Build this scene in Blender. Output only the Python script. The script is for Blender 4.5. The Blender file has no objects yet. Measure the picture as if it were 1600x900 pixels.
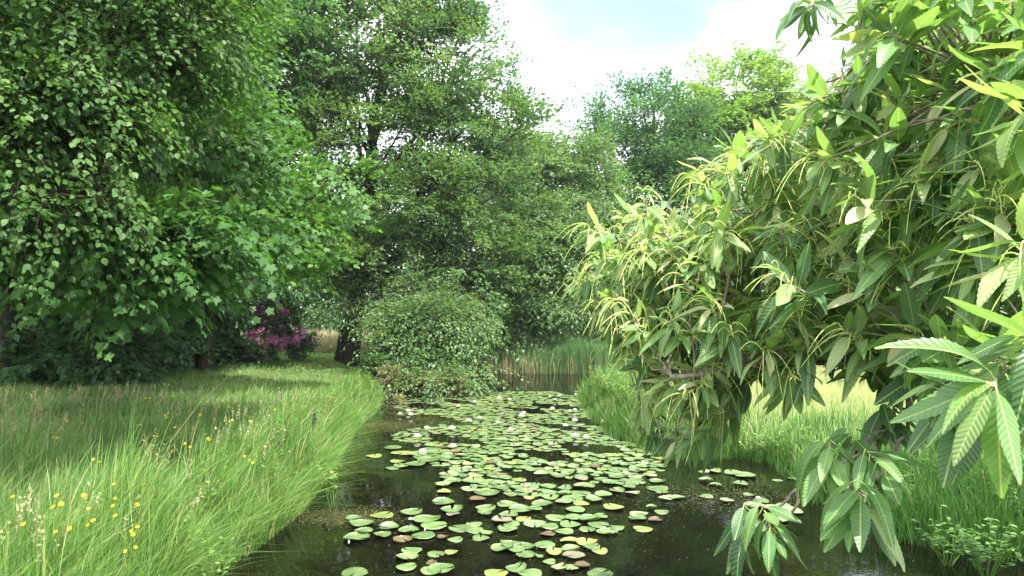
import bpy, math, random
import numpy as np
R = math.radians
random.seed(7)
rng = np.random.default_rng(7)
scn = bpy.context.scene
C = scn.collection

# ------------------------------------------------------------------ camera
CAMZ = 2.3
FPX = 1121.0
TH = math.atan(25 / FPX)
cam = bpy.data.cameras.new("camera")
cam.sensor_width = 36
cam.lens = 36 * FPX / 1600
cam.clip_start = 0.05
cam.clip_end = 2000
camo = bpy.data.objects.new("camera", cam)
camo.location = (0, 0, CAMZ)
camo.rotation_euler = (R(90) + TH, 0, 0)
C.objects.link(camo)
scn.camera = camo

# ------------------------------------------------------------------ light
SUN_EL, SUN_AZ = R(60), R(143)          # azimuth measured from +Y towards +X
w = bpy.data.worlds.new("World")
scn.world = w
w.use_nodes = True
nt = w.node_tree
nt.nodes.clear()
N = nt.nodes.new
L = nt.links.new
out = N('ShaderNodeOutputWorld'); bg = N('ShaderNodeBackground')
sky = N('ShaderNodeTexSky'); sky.sky_type = 'NISHITA'; sky.sun_disc = False
sky.sun_elevation = SUN_EL; sky.sun_rotation = SUN_AZ
sky.air_density = 1.0; sky.dust_density = 1.5
tc = N('ShaderNodeTexCoord')
mp = N('ShaderNodeMapping'); mp.inputs['Scale'].default_value = (1, 1, 1.6)
mp.inputs['Location'].default_value = (0.35, 0.0, 0.1)
nz = N('ShaderNodeTexNoise'); nz.inputs['Scale'].default_value = 1.9
nz.inputs['Detail'].default_value = 6; nz.inputs['Roughness'].default_value = 0.55
cr = N('ShaderNodeValToRGB')
cr.color_ramp.elements[0].position = 0.34; cr.color_ramp.elements[1].position = 0.46
mx = N('ShaderNodeMix'); mx.data_type = 'RGBA'
mx.inputs[7].default_value = (9.0, 9.3, 9.6, 1)
L(tc.outputs['Generated'], mp.inputs[0]); L(mp.outputs[0], nz.inputs['Vector'])
L(nz.outputs[0], cr.inputs[0]); 
vd = N('ShaderNodeVectorMath'); vd.operation = 'DOT_PRODUCT'; L(tc.outputs['Generated'], vd.inputs[0])
vd.inputs[1].default_value = (.133, .900, .415)
hm = N('ShaderNodeMapRange'); hm.interpolation_type = 'SMOOTHSTEP'; L(vd.outputs['Value'], hm.inputs[0])
hm.inputs[1].default_value = .965; hm.inputs[2].default_value = .999; hm.inputs[3].default_value = 1; hm.inputs[4].default_value = .10
nm_ = N('ShaderNodeMath'); nm_.operation = 'MULTIPLY'; L(cr.outputs[0], nm_.inputs[0]); L(hm.outputs[0], nm_.inputs[1])
L(nm_.outputs[0], mx.inputs[0])
L(sky.outputs[0], mx.inputs[6]); L(mx.outputs[2], bg.inputs[0])
bg.inputs[1].default_value = 0.14
L(bg.outputs[0], out.inputs[0])

sl = bpy.data.lights.new("sun", 'SUN')
sl.energy = 5.0; sl.angle = R(0.6); sl.color = (1.0, 0.96, 0.88)
so = bpy.data.objects.new("sun", sl)
sd = np.array([math.cos(SUN_EL) * math.sin(SUN_AZ), math.cos(SUN_EL) * math.cos(SUN_AZ), math.sin(SUN_EL)])
from mathutils import Vector
so.rotation_euler = Vector(sd).to_track_quat('Z', 'Y').to_euler()
so.location = (0, 0, 30)
C.objects.link(so)

vs = scn.view_settings
scn.display_settings.display_device = 'sRGB'
vs.view_transform = 'Standard'; vs.look = 'None'; vs.exposure = 1.45; vs.gamma = 1.0
vs.use_curve_mapping = False
cy = scn.cycles
cy.max_bounces = 7; cy.diffuse_bounces = 3; cy.glossy_bounces = 3; cy.transmission_bounces = 4
cy.transparent_max_bounces = 4; cy.caustics_reflective = False; cy.caustics_refractive = False

# ------------------------------------------------------------------ projection
def ray(px, py):
    u = (px - 800) / FPX; v = (450 - py) / FPX
    return np.array([u, math.cos(TH) - v * math.sin(TH), math.sin(TH) + v * math.cos(TH)])
def P(px, py, Y):
    d = ray(px, py); return np.array([0, 0, CAMZ]) + d * (Y / d[1])
def G(px, py, z=0.0):
    d = ray(px, py); return np.array([0, 0, CAMZ]) + d * ((z - CAMZ) / d[2])

# ------------------------------------------------------------------ mesh helpers
def nrm(a):
    return a / np.maximum(np.linalg.norm(a, axis=-1, keepdims=True), 1e-9)

class Geo:
    def __init__(s):
        s.V = []; s.Lp = []; s.S = []; s.Rn = []; s.LC = []; s.M = []; s.n = 0
    def add(s, V, loops, sizes, rnd=0.5, lc=None, mat=0):
        V = np.asarray(V, float).reshape(-1, 3); k = len(V)
        s.V.append(V); s.Lp.append(np.asarray(loops, np.int64) + s.n); s.S.append(np.asarray(sizes, np.int64))
        s.Rn.append(np.broadcast_to(np.asarray(rnd, float), (k,)))
        s.LC.append(np.zeros((k, 3)) if lc is None else np.asarray(lc, float).reshape(-1, 3))
        s.M.append(np.full(len(sizes), mat, np.int32)); s.n += k
    def build(s, name, mats, parent=None, origin=(0, 0, 0), smooth=True, label=None):
        me = bpy.data.meshes.new(name)
        V = np.concatenate(s.V) - np.asarray(origin, float)
        Lp = np.concatenate(s.Lp); S = np.concatenate(s.S)
        me.vertices.add(len(V)); me.vertices.foreach_set('co', V.astype(np.float32).ravel())
        me.loops.add(len(Lp)); me.loops.foreach_set('vertex_index', Lp.astype(np.int32))
        me.polygons.add(len(S))
        st = np.concatenate([[0], np.cumsum(S)[:-1]])
        me.polygons.foreach_set('loop_start', st.astype(np.int32))
        me.polygons.foreach_set('material_index', np.concatenate(s.M))
        me.update(calc_edges=True)
        if smooth: me.polygons.foreach_set('use_smooth', np.ones(len(S), bool))
        a = me.attributes.new('rnd', 'FLOAT', 'POINT'); a.data.foreach_set('value', np.concatenate(s.Rn).astype(np.float32))
        LC = np.concatenate(s.LC)
        if np.abs(LC).max() > 0:
            b = me.attributes.new('lc', 'FLOAT_VECTOR', 'POINT'); b.data.foreach_set('vector', LC.astype(np.float32).ravel())
        for m in (mats if isinstance(mats, (list, tuple)) else [mats]): me.materials.append(m)
        o = bpy.data.objects.new(name, me); C.objects.link(o)
        if parent is not None: o.parent = parent
        else: o.location = origin
        if label: o['label'] = label
        return o

def inst(g, proto, pos, d, n, s, rnd, mat=0):
    """copies of a small proto (x across, y along d, z along n) into one mesh"""
    PV, PL, PS = proto
    d = nrm(d); n = n - (n * d).sum(-1, keepdims=True) * d; n = nrm(n)
    x = np.cross(d, n)
    s = np.broadcast_to(np.asarray(s, float), (len(pos),))
    V = pos[:, None, :] + s[:, None, None] * (PV[None, :, 0, None] * x[:, None] + PV[None, :, 1, None] * d[:, None] + PV[None, :, 2, None] * n[:, None])
    k = len(PV); m = len(pos)
    loops = (np.asarray(PL)[None, :] + (np.arange(m) * k)[:, None]).ravel()
    sizes = np.tile(PS, m)
    g.add(V.reshape(-1, 3), loops, sizes, np.repeat(rnd, k), np.tile(PV, (m, 1)), mat)

def mkproto(V, F):
    return (np.array(V, float), [i for f in F for i in f], [len(f) for f in F])

RHOMB = mkproto([(0, 0, 0), (.30, .45, .07), (0, 1, -.06), (-.30, .45, .07)], [(0, 1, 2), (0, 2, 3)])
ROUND = mkproto([(0, 0, 0), (.28, .15, .05), (.42, .48, .08), (.25, .82, .03), (0, 1.05, -.08), (-.25, .82, .03), (-.42, .48, .08), (-.28, .15, .05), (0, .5, 0)],
                [(0, 1, 2, 8), (8, 2, 3, 4), (8, 4, 5, 6), (0, 8, 6, 7)])
OVAL = mkproto([(0, 0, 0), (.24, .25, .05), (.27, .6, .05), (0, 1.0, -.08), (-.27, .6, .05), (-.24, .25, .05), (0, .45, 0)],
               [(0, 1, 2, 6), (6, 2, 3), (6, 3, 4), (0, 6, 4, 5)])
_mp = [(0, 0), (.16, -.10), (.42, .02), (.30, .20), (.62, .40), (.40, .46), (.42, .62), (.22, .58), (.13, .74), (0, 1.0)]
_mv = [(x, y, -.22 * (x * x + (y - .3) ** 2) + (.05 if i not in (0, 9) else 0)) for i, (x, y) in enumerate(_mp)]
_mv = _mv + [(-x, y, z) for (x, y, z) in _mv[1:9]] + [(0, .34, 0)]
MAPLE = mkproto(_mv, [(18, 0, 1, 2, 3), (18, 3, 4, 5), (18, 5, 6, 7), (18, 7, 8, 9),
                      (18, 12, 11, 10, 0)[::1], (18, 14, 13, 12), (18, 16, 15, 14), (18, 9, 17, 16)])

def tube(g, pts, rad, sides=6, rnd=0.5, mat=0, cap=True):
    pts = np.asarray(pts, float); K = len(pts); rad = np.broadcast_to(np.asarray(rad, float), (K,))
    t = nrm(np.gradient(pts, axis=0))
    ref = np.array([0.31, 0.17, 0.93]) if abs(t[0, 2]) < .8 else np.array([.9, .3, .1])
    a = nrm(np.cross(t, ref)); b = np.cross(t, a)
    an = np.linspace(0, 2 * math.pi, sides, endpoint=False)
    V = pts[:, None] + rad[:, None, None] * (np.cos(an)[None, :, None] * a[:, None] + np.sin(an)[None, :, None] * b[:, None])
    i = np.arange(K - 1)[:, None] * sides; j = np.arange(sides)[None]; j2 = (j + 1) % sides
    F = np.stack([i + j, i + j2, i + sides + j2, i + sides + j], -1).reshape(-1, 4)
    loops = F.ravel(); sizes = np.full(len(F), 4)
    if cap:
        loops = np.concatenate([loops, (K - 1) * sides + np.arange(sides)]); sizes = np.append(sizes, sides)
    g.add(V.reshape(-1, 3), loops, sizes, rnd, None, mat)

def prisms(g, A, B, r0, r1, rnd, mat=0):
    """many straight 3-sided twigs at once"""
    m = len(A); t = nrm(B - A); ref = np.tile([.3, .2, .93], (m, 1))
    a = nrm(np.cross(t, ref)); b = np.cross(t, a); V = []
    for p, r in ((A, r0), (B, r1)):
        r = np.broadcast_to(r, (m,))[:, None]
        for k in range(3):
            q = 2 * math.pi * k / 3
            V.append(p + r * (math.cos(q) * a + math.sin(q) * b))
    V = np.stack(V, 1)
    F = np.array([0, 1, 4, 3, 1, 2, 5, 4, 2, 0, 3, 5])
    g.add(V.reshape(-1, 3), (F[None] + 6 * np.arange(m)[:, None]).ravel(), np.full(3 * m, 4), np.repeat(rnd, 6) if np.ndim(rnd) else rnd, None, mat)

def curve(a, b, k=7, bend=(0, 0, 0), jit=0.0, r=None):
    t = np.linspace(0, 1, k)[:, None]
    p = a * (1 - t) + b * t + np.asarray(bend) * (4 * t * (1 - t))
    if jit:
        j = (r or rng).normal(0, jit, (k, 3)); j[0] = 0; p = p + j * np.sin(np.pi * np.minimum(t * .9 + .05, 1))
    return p

# ------------------------------------------------------------------ scene bookkeeping
def tag(o, label=None, cat=None, group=None, kind=None):
    if label: o['label'] = label
    if cat: o['category'] = cat
    if group: o['group'] = group
    if kind: o['kind'] = kind
    return o
def thing(name, label, cat, loc, group=None):
    o = bpy.data.objects.new(name, None); C.objects.link(o); o.location = loc; o.empty_display_size = .2
    return tag(o, label, cat, group)

# ------------------------------------------------------------------ materials
def base_mat(name):
    m = bpy.data.materials.new(name); m.use_nodes = True; m.node_tree.nodes.clear(); return m
def ramp(nt, cols, src):
    r = nt.nodes.new('ShaderNodeValToRGB'); e = r.color_ramp.elements
    while len(e) < len(cols): e.new(0.5)
    for i, (p, c) in enumerate(cols): e[i].position = p; e[i].color = (*c, 1)
    nt.links.new(src, r.inputs[0]); return r.outputs[0]

def leaf_mat(name, cols, trans=1.6, tfac=0.35, rough=.42, spec=.35, noise_scale=0.0, hue=(1.15, 1.25, .55), veins=None):
    m = base_mat(name); nt = m.node_tree; N = nt.nodes.new; L = nt.links.new
    at = N('ShaderNodeAttribute'); at.attribute_name = 'rnd'
    col = ramp(nt, cols, at.outputs['Fac'])
    if noise_scale:
        g = N('ShaderNodeNewGeometry'); nz = N('ShaderNodeTexNoise'); nz.inputs['Scale'].default_value = noise_scale
        L(g.outputs['Position'], nz.inputs['Vector'])
        hs = N('ShaderNodeHueSaturation'); mr = N('ShaderNodeMapRange')
        mr.inputs[1].default_value = .3; mr.inputs[2].default_value = .7; mr.inputs[3].default_value = .75; mr.inputs[4].default_value = 1.3
        L(nz.outputs[0], mr.inputs[0]); L(mr.outputs[0], hs.inputs['Value']); L(col, hs.inputs['Color']); col = hs.outputs[0]
    pb = N('ShaderNodeBsdfPrincipled'); pb.inputs['Roughness'].default_value = rough
    pb.inputs['Specular IOR Level'].default_value = spec
    if veins:
        lc = N('ShaderNodeAttribute'); lc.attribute_name = 'lc'
        sx = N('ShaderNodeSeparateXYZ'); L(lc.outputs['Vector'], sx.inputs[0])
        ab = N('ShaderNodeMath'); ab.operation = 'ABSOLUTE'; L(sx.outputs[0], ab.inputs[0])
        k = N('ShaderNodeMath'); k.operation = 'MULTIPLY_ADD'; L(ab.outputs[0], k.inputs[0]); k.inputs[1].default_value = -0.95; L(sx.outputs[1], k.inputs[2])
        f = N('ShaderNodeMath'); f.operation = 'MULTIPLY'; L(k.outputs[0], f.inputs[0]); f.inputs[1].default_value = veins * 2 * math.pi
        s = N('ShaderNodeMath'); s.operation = 'SINE'; L(f.outputs[0], s.inputs[0])
        bp = N('ShaderNodeBump'); bp.inputs['Strength'].default_value = .42; bp.inputs['Distance'].default_value = .0012
        L(s.outputs[0], bp.inputs['Height']); L(bp.outputs[0], pb.inputs['Normal'])
        # pale midrib and side veins
        lt = N('ShaderNodeMapRange'); L(ab.outputs[0], lt.inputs[0]); lt.inputs[1].default_value = .004; lt.inputs[2].default_value = .014
        lt.inputs[3].default_value = .8; lt.inputs[4].default_value = 0
        lv = N('ShaderNodeMapRange'); L(s.outputs[0], lv.inputs[0]); lv.inputs[1].default_value = .9; lv.inputs[2].default_value = 1
        lv.inputs[3].default_value = 0; lv.inputs[4].default_value = .24
        ad = N('ShaderNodeMath'); ad.operation = 'MAXIMUM'; L(lt.outputs[0], ad.inputs[0]); L(lv.outputs[0], ad.inputs[1])
        mxv = N('ShaderNodeMix'); mxv.data_type = 'RGBA'; L(ad.outputs[0], mxv.inputs[0]); L(col, mxv.inputs[6]); mxv.inputs[7].default_value = (.38, .46, .17, 1)
        col = mxv.outputs[2]
        # paler, duller underside
        ge = N('ShaderNodeNewGeometry'); mu = N('ShaderNodeMix'); mu.data_type = 'RGBA'
        fb = N('ShaderNodeMath'); fb.operation = 'MULTIPLY'; L(ge.outputs['Backfacing'], fb.inputs[0]); fb.inputs[1].default_value = .4
        L(fb.outputs[0], mu.inputs[0]); L(col, mu.inputs[6]); mu.inputs[7].default_value = (.20, .29, .12, 1); col = mu.outputs[2]
    L(col, pb.inputs['Base Color'])
    tr = N('ShaderNodeBsdfTranslucent')
    mc = N('ShaderNodeMix'); mc.data_type = 'RGBA'; mc.blend_type = 'MULTIPLY'; mc.inputs[0].default_value = 1
    mc.inputs[7].default_value = (hue[0] * trans, hue[1] * trans, hue[2] * trans, 1); L(col, mc.inputs[6]); L(mc.outputs[2], tr.inputs[0])
    mix = N('ShaderNodeMixShader'); mix.inputs[0].default_value = tfac
    L(pb.outputs[0], mix.inputs[1]); L(tr.outputs[0], mix.inputs[2])
    o = N('ShaderNodeOutputMaterial'); L(mix.outputs[0], o.inputs[0])
    return m

def plain_mat(name, c1, c2, scale=8, rough=.8, spec=.3, bump=.0, bdist=.02, stretch=(1, 1, 1), detail=5):
    m = base_mat(name); nt = m.node_tree; N = nt.nodes.new; L = nt.links.new
    g = N('ShaderNodeTexCoord'); mp = N('ShaderNodeMapping'); mp.inputs['Scale'].default_value = stretch
    nz = N('ShaderNodeTexNoise'); nz.inputs['Scale'].default_value = scale; nz.inputs['Detail'].default_value = detail
    L(g.outputs['Object'], mp.inputs[0]); L(mp.outputs[0], nz.inputs['Vector'])
    col = ramp(nt, [(.3, c1), (.7, c2)], nz.outputs[0])
    pb = N('ShaderNodeBsdfPrincipled'); pb.inputs['Roughness'].default_value = rough; pb.inputs['Specular IOR Level'].default_value = spec
    L(col, pb.inputs['Base Color'])
    if bump:
        b = N('ShaderNodeBump'); b.inputs['Strength'].default_value = bump; b.inputs['Distance'].default_value = bdist
        L(nz.outputs[0], b.inputs['Height']); L(b.outputs[0], pb.inputs['Normal'])
    o = N('ShaderNodeOutputMaterial'); L(pb.outputs[0], o.inputs[0]); return m

M = {}
M['bark'] = plain_mat('bark', (.015, .013, .010), (.05, .046, .034), 14, .9, .2, .8, .03, (1, 1, .25))
M['pale_bark'] = plain_mat('pale_bark', (.13, .105, .075), (.30, .26, .20), 40, .75, .3, .6, .006, (1, 1, .4))
M['beech_leaf'] = leaf_mat('beech_leaf', [(0, (.036, .088, .036)), (.45, (.078, .155, .058)), (.8, (.13, .195, .075)), (1, (.26, .23, .13))], noise_scale=.55, tfac=.42, hue=(1.15, 1.2, .6))
M['dark_leaf'] = leaf_mat('dark_leaf', [(0, (.032, .080, .034)), (.5, (.062, .138, .055)), (1, (.12, .19, .07))], noise_scale=.6, tfac=.4)
M['lime_leaf'] = leaf_mat('lime_leaf', [(0, (.028, .072, .018)), (.5, (.058, .125, .028)), (1, (.13, .21, .045))], rough=.5, spec=.25)
M['maple_leaf'] = leaf_mat('maple_leaf', [(0, (.028, .078, .022)), (.55, (.056, .132, .032)), (1, (.11, .20, .045))], rough=.55, spec=.2)
M['sunlit_maple_leaf'] = leaf_mat('sunlit_maple_leaf', [(0, (.035, .105, .03)), (.5, (.075, .17, .035)), (1, (.16, .26, .045))], rough=.5, tfac=.42)  # lighter copy of the sycamore leaf, sunlight put into its colour
M['oak_leaf'] = leaf_mat('oak_leaf', [(0, (.09, .17, .045)), (.5, (.17, .26, .075)), (1, (.27, .31, .13))], noise_scale=.8, tfac=.4)
M['far_leaf'] = leaf_mat('far_leaf', [(0, (.05, .11, .03)), (.5, (.09, .17, .04)), (1, (.15, .22, .06))], noise_scale=.3)
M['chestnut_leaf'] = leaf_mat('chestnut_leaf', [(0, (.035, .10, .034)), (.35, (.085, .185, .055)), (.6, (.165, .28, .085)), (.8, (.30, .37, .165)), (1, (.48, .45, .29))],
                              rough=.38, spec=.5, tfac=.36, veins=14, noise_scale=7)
M['catkin'] = leaf_mat('catkin', [(0, (.42, .52, .15)), (1, (.64, .70, .29))], rough=.7, spec=.15, tfac=.3, trans=1.2)
M['grass'] = leaf_mat('grass', [(0, (.05, .12, .025)), (.4, (.105, .205, .055)), (.75, (.20, .31, .10)), (.9, (.31, .38, .17)), (.95, (.36, .34, .17)), (1, (.38, .32, .19))], rough=.5, tfac=.45, noise_scale=.5, hue=(1.1, 1.15, .75))
M['sedge'] = leaf_mat('sedge', [(0, (.05, .12, .025)), (.6, (.14, .26, .06)), (.93, (.28, .40, .13)), (1, (.42, .36, .20))], rough=.42, tfac=.42, hue=(1.1, 1.15, .7))
M['shaded_sedge'] = leaf_mat('shaded_sedge', [(0, (.03, .085, .02)), (.6, (.06, .15, .03)), (1, (.15, .22, .05))], rough=.45, tfac=.35)  # darker copy of sedge, the chestnut's shade put into its colour
M['reed'] = leaf_mat('reed', [(0, (.06, .14, .05)), (.55, (.13, .24, .09)), (.7, (.22, .24, .11)), (1, (.40, .33, .21))], rough=.5, tfac=.3)
M['dry_reed'] = leaf_mat('dry_reed', [(0, (.34, .29, .17)), (.7, (.50, .44, .29)), (1, (.25, .28, .12))], rough=.6, tfac=.3, trans=1.2, hue=(1.1, 1.05, .8))
M['seedhead'] = leaf_mat('seedhead', [(0, (.26, .27, .13)), (1, (.40, .37, .23))], rough=.7, tfac=.3, trans=1.2, hue=(1.1, 1, .8))
M['weed_leaf'] = leaf_mat('weed_leaf', [(0, (.06, .15, .035)), (.6, (.13, .24, .05)), (.85, (.25, .30, .10)), (1, (.36, .26, .16))], rough=.45)
M['pink_petal'] = leaf_mat('pink_petal', [(0, (.78, .28, .62)), (1, (.92, .55, .82))], rough=.6, tfac=.35, trans=1.1, hue=(1.1, 1, 1.05))
M['yellow_petal'] = leaf_mat('yellow_petal', [(0, (.80, .58, .01)), (1, (.9, .72, .03))], rough=.3, tfac=.3, trans=1.1, hue=(1.1, 1, .5))
M['white_petal'] = leaf_mat('white_petal', [(0, (.78, .78, .72)), (1, (.86, .86, .82))], rough=.5, tfac=.3, trans=1.0, hue=(1, 1, .95))
M['reflection_leaf'] = leaf_mat('reflection_leaf', [(0, (.04, .09, .03)), (.45, (.10, .14, .05)), (.7, (.22, .19, .11)), (1, (.36, .28, .20))], noise_scale=1.5)

# ------------------------------------------------------------------ ground and pond
bank_px_left = [(330, 900), (395, 862), (470, 800), (512, 745), (556, 670), (592, 640), (600, 612), (592, 596)]
bank_px_right = [(958, 590), (925, 600), (918, 622), (938, 655), (985, 690), (1060, 716), (1150, 712), (1225, 724), (1262, 752), (1300, 790), (1400, 838), (1560, 868), (1720, 885)]
poly = [(-2.6, -6), (-2.55, 2), (-2.5, 4.5)]
poly += [tuple(G(x, y)[:2]) for x, y in bank_px_left]
poly += [tuple(G(x, y)[:2]) for x, y in [(560, 590), (560, 583), (680, 582), (860, 583), (965, 582)]]
poly += [tuple(G(x, y)[:2]) for x, y in bank_px_right]
poly += [(6.5, 5.0), (6.8, -6)]
poly = np.array(poly)
def sdist(x, y):
    """signed distance to the pond edge, positive on land"""
    x = np.asarray(x, float); y = np.asarray(y, float); shp = x.shape; p = np.stack([x.ravel(), y.ravel()], 1)
    d = np.full(len(p), 1e9); ins = np.zeros(len(p), bool)
    for i in range(len(poly)):
        a = poly[i]; b = poly[(i + 1) % len(poly)]; e = b - a
        t = np.clip(((p - a) @ e) / (e @ e), 0, 1); q = a + t[:, None] * e
        d = np.minimum(d, np.linalg.norm(p - q, axis=1))
        c = ((a[1] > p[:, 1]) != (b[1] > p[:, 1])); 
        xx = (b[0] - a[0]) * (p[:, 1] - a[1]) / (b[1] - a[1] + 1e-12) + a[0]
        ins ^= c & (p[:, 0] < xx)
    return np.where(ins, -d, d).reshape(shp)
def sm(t): t = np.clip(t, 0, 1); return t * t * (3 - 2 * t)
def hgt(x, y):
    x = np.asarray(x, float); y = np.asarray(y, float)
    d = sdist(x, y)
    top = np.where(x < 0, .40, .24) + .03 * np.sin(x * 1.1 + 1) * np.cos(y * .8) + .02 * np.sin(x * 2.9 + y * 2.1)
    top = top + .12 * sm((np.abs(x) - 12) / 20)
    land = -.03 + (top + .03) * sm(d / .8 + .12)
    wat = -.06 - .6 * sm(-d / 1.2)
    return np.where(d > 0, land, wat)
gx = np.concatenate([-12 - np.geomspace(.4, 290, 26)[::-1], np.arange(-12, 13, .17), 13 + np.geomspace(.4, 290, 26)])
gy = np.concatenate([-6 - np.geomspace(.4, 290, 22)[::-1], np.arange(-6, 30, .19), 30 + np.geomspace(.4, 300, 26)])
X, Y = np.meshgrid(gx, gy); Z = hgt(X, Y)
V = np.stack([X, Y, Z], -1).reshape(-1, 3); nx, ny = len(gx), len(gy)
i = (np.arange(ny - 1)[:, None] * nx + np.arange(nx - 1)[None]).ravel()
F = np.stack([i, i + 1, i + nx + 1, i + nx], 1)
g = Geo(); g.add(V, F.ravel(), np.full(len(F), 4))
m = base_mat('soil_and_turf'); nt = m.node_tree; N = nt.nodes.new; L = nt.links.new
ge = N('ShaderNodeNewGeometry'); nz = N('ShaderNodeTexNoise'); nz.inputs['Scale'].default_value = 1.3; nz.inputs['Detail'].default_value = 8
nz2 = N('ShaderNodeTexNoise'); nz2.inputs['Scale'].default_value = 30; nz2.inputs['Detail'].default_value = 4
L(ge.outputs['Position'], nz.inputs['Vector']); L(ge.outputs['Position'], nz2.inputs['Vector'])
c1 = ramp(nt, [(.35, (.045, .085, .018)), (.55, (.06, .11, .025)), (.75, (.10, .10, .04))], nz.outputs[0])
c2 = ramp(nt, [(.35, (.035, .028, .018)), (.7, (.08, .075, .035))], nz2.outputs[0])
sp = N('ShaderNodeSeparateXYZ'); L(ge.outputs['Position'], sp.inputs[0])
mr = N('ShaderNodeMapRange'); mr.inputs[1].default_value = .05; mr.inputs[2].default_value = .28; L(sp.outputs[2], mr.inputs[0])
mm = N('ShaderNodeMix'); mm.data_type = 'RGBA'; L(mr.outputs[0], mm.inputs[0]); L(c2, mm.inputs[6]); L(c1, mm.inputs[7])
pb = N('ShaderNodeBsdfPrincipled'); pb.inputs['Roughness'].default_value = .95; pb.inputs['Specular IOR Level'].default_value = .1
L(mm.outputs[2], pb.inputs[0]); bp = N('ShaderNodeBump'); bp.inputs['Strength'].default_value = .8; bp.inputs['Distance'].default_value = .03
L(nz2.outputs[0], bp.inputs['Height']); L(bp.outputs[0], pb.inputs['Normal'])
o = N('ShaderNodeOutputMaterial'); L(pb.outputs[0], o.inputs[0])
tag(g.build('ground', m), kind='structure')

# water: dark peaty water, mirror-like with faint ripples
m = base_mat('pond_water'); nt = m.node_tree; N = nt.nodes.new; L = nt.links.new
pb = N('ShaderNodeBsdfPrincipled'); pb.inputs['Base Color'].default_value = (.0035, .0032, .0018, 1); pb.inputs['Roughness'].default_value = .025
pb.inputs['IOR'].default_value = 1.33
ge = N('ShaderNodeNewGeometry'); nz = N('ShaderNodeTexNoise'); nz.inputs['Scale'].default_value = 3.5; nz.inputs['Detail'].default_value = 3
L(ge.outputs['Position'], nz.inputs['Vector']); bp = N('ShaderNodeBump'); bp.inputs['Strength'].default_value = .12; bp.inputs['Distance'].default_value = .02
L(nz.outputs[0], bp.inputs['Height']); L(bp.outputs[0], pb.inputs['Normal'])
o = N('ShaderNodeOutputMaterial'); L(pb.outputs[0], o.inputs[0])
g = Geo(); g.add([(-9, -6, 0), (9, -6, 0), (9, 27, 0), (-9, 27, 0)], [0, 1, 2, 3], [4])
tag(g.build('water', m), kind='structure')

# ------------------------------------------------------------------ blades
def blades(g, pos, h, w, lean, ldir, segs=3, rnd=None, mat=0):
    """grass blades: pos (n,3), height, width, lean (0..1), lean direction angle"""
    n = len(pos); ax = rng.uniform(0, 2 * math.pi, n)
    sx = np.stack([np.cos(ax), np.sin(ax), 0 * ax], 1)
    ld = np.stack([np.cos(ldir), np.sin(ldir), 0 * ldir], 1)
    Vs = []
    for k in range(segs + 1):
        t = k / segs
        c = pos + ld * (lean * h * t ** 1.9)[:, None]; c[:, 2] += h * (t - .35 * lean * t ** 2.2)
        if k < segs:
            ww = (w * (1 - .75 * t ** 1.5) * .5)[:, None]
            Vs += [c - sx * ww, c + sx * ww]
        else: Vs.append(c)
    V = np.stack(Vs, 1); kk = V.shape[1]; F = []; S = []
    for k in range(segs - 1): F += [2 * k, 2 * k + 1, 2 * k + 3, 2 * k + 2]; S.append(4)
    F += [2 * segs - 2, 2 * segs - 1, 2 * segs]; S.append(3)
    g.add(V.reshape(-1, 3), (np.array(F)[None] + kk * np.arange(n)[:, None]).ravel(), np.tile(S, n), np.repeat(rnd if rnd is not None else rng.random(n), kk), None, mat)

def noise2(x, y, s=1.0, seed=0):
    return (np.sin(x * 1.7 * s + seed + 1.3 * np.sin(y * .9 * s + seed)) + np.sin(y * 2.1 * s + seed * 2 + 1.1 * np.sin(x * 1.3 * s)) + np.sin((x + y) * 3.3 * s + seed * 3)) / 3

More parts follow.
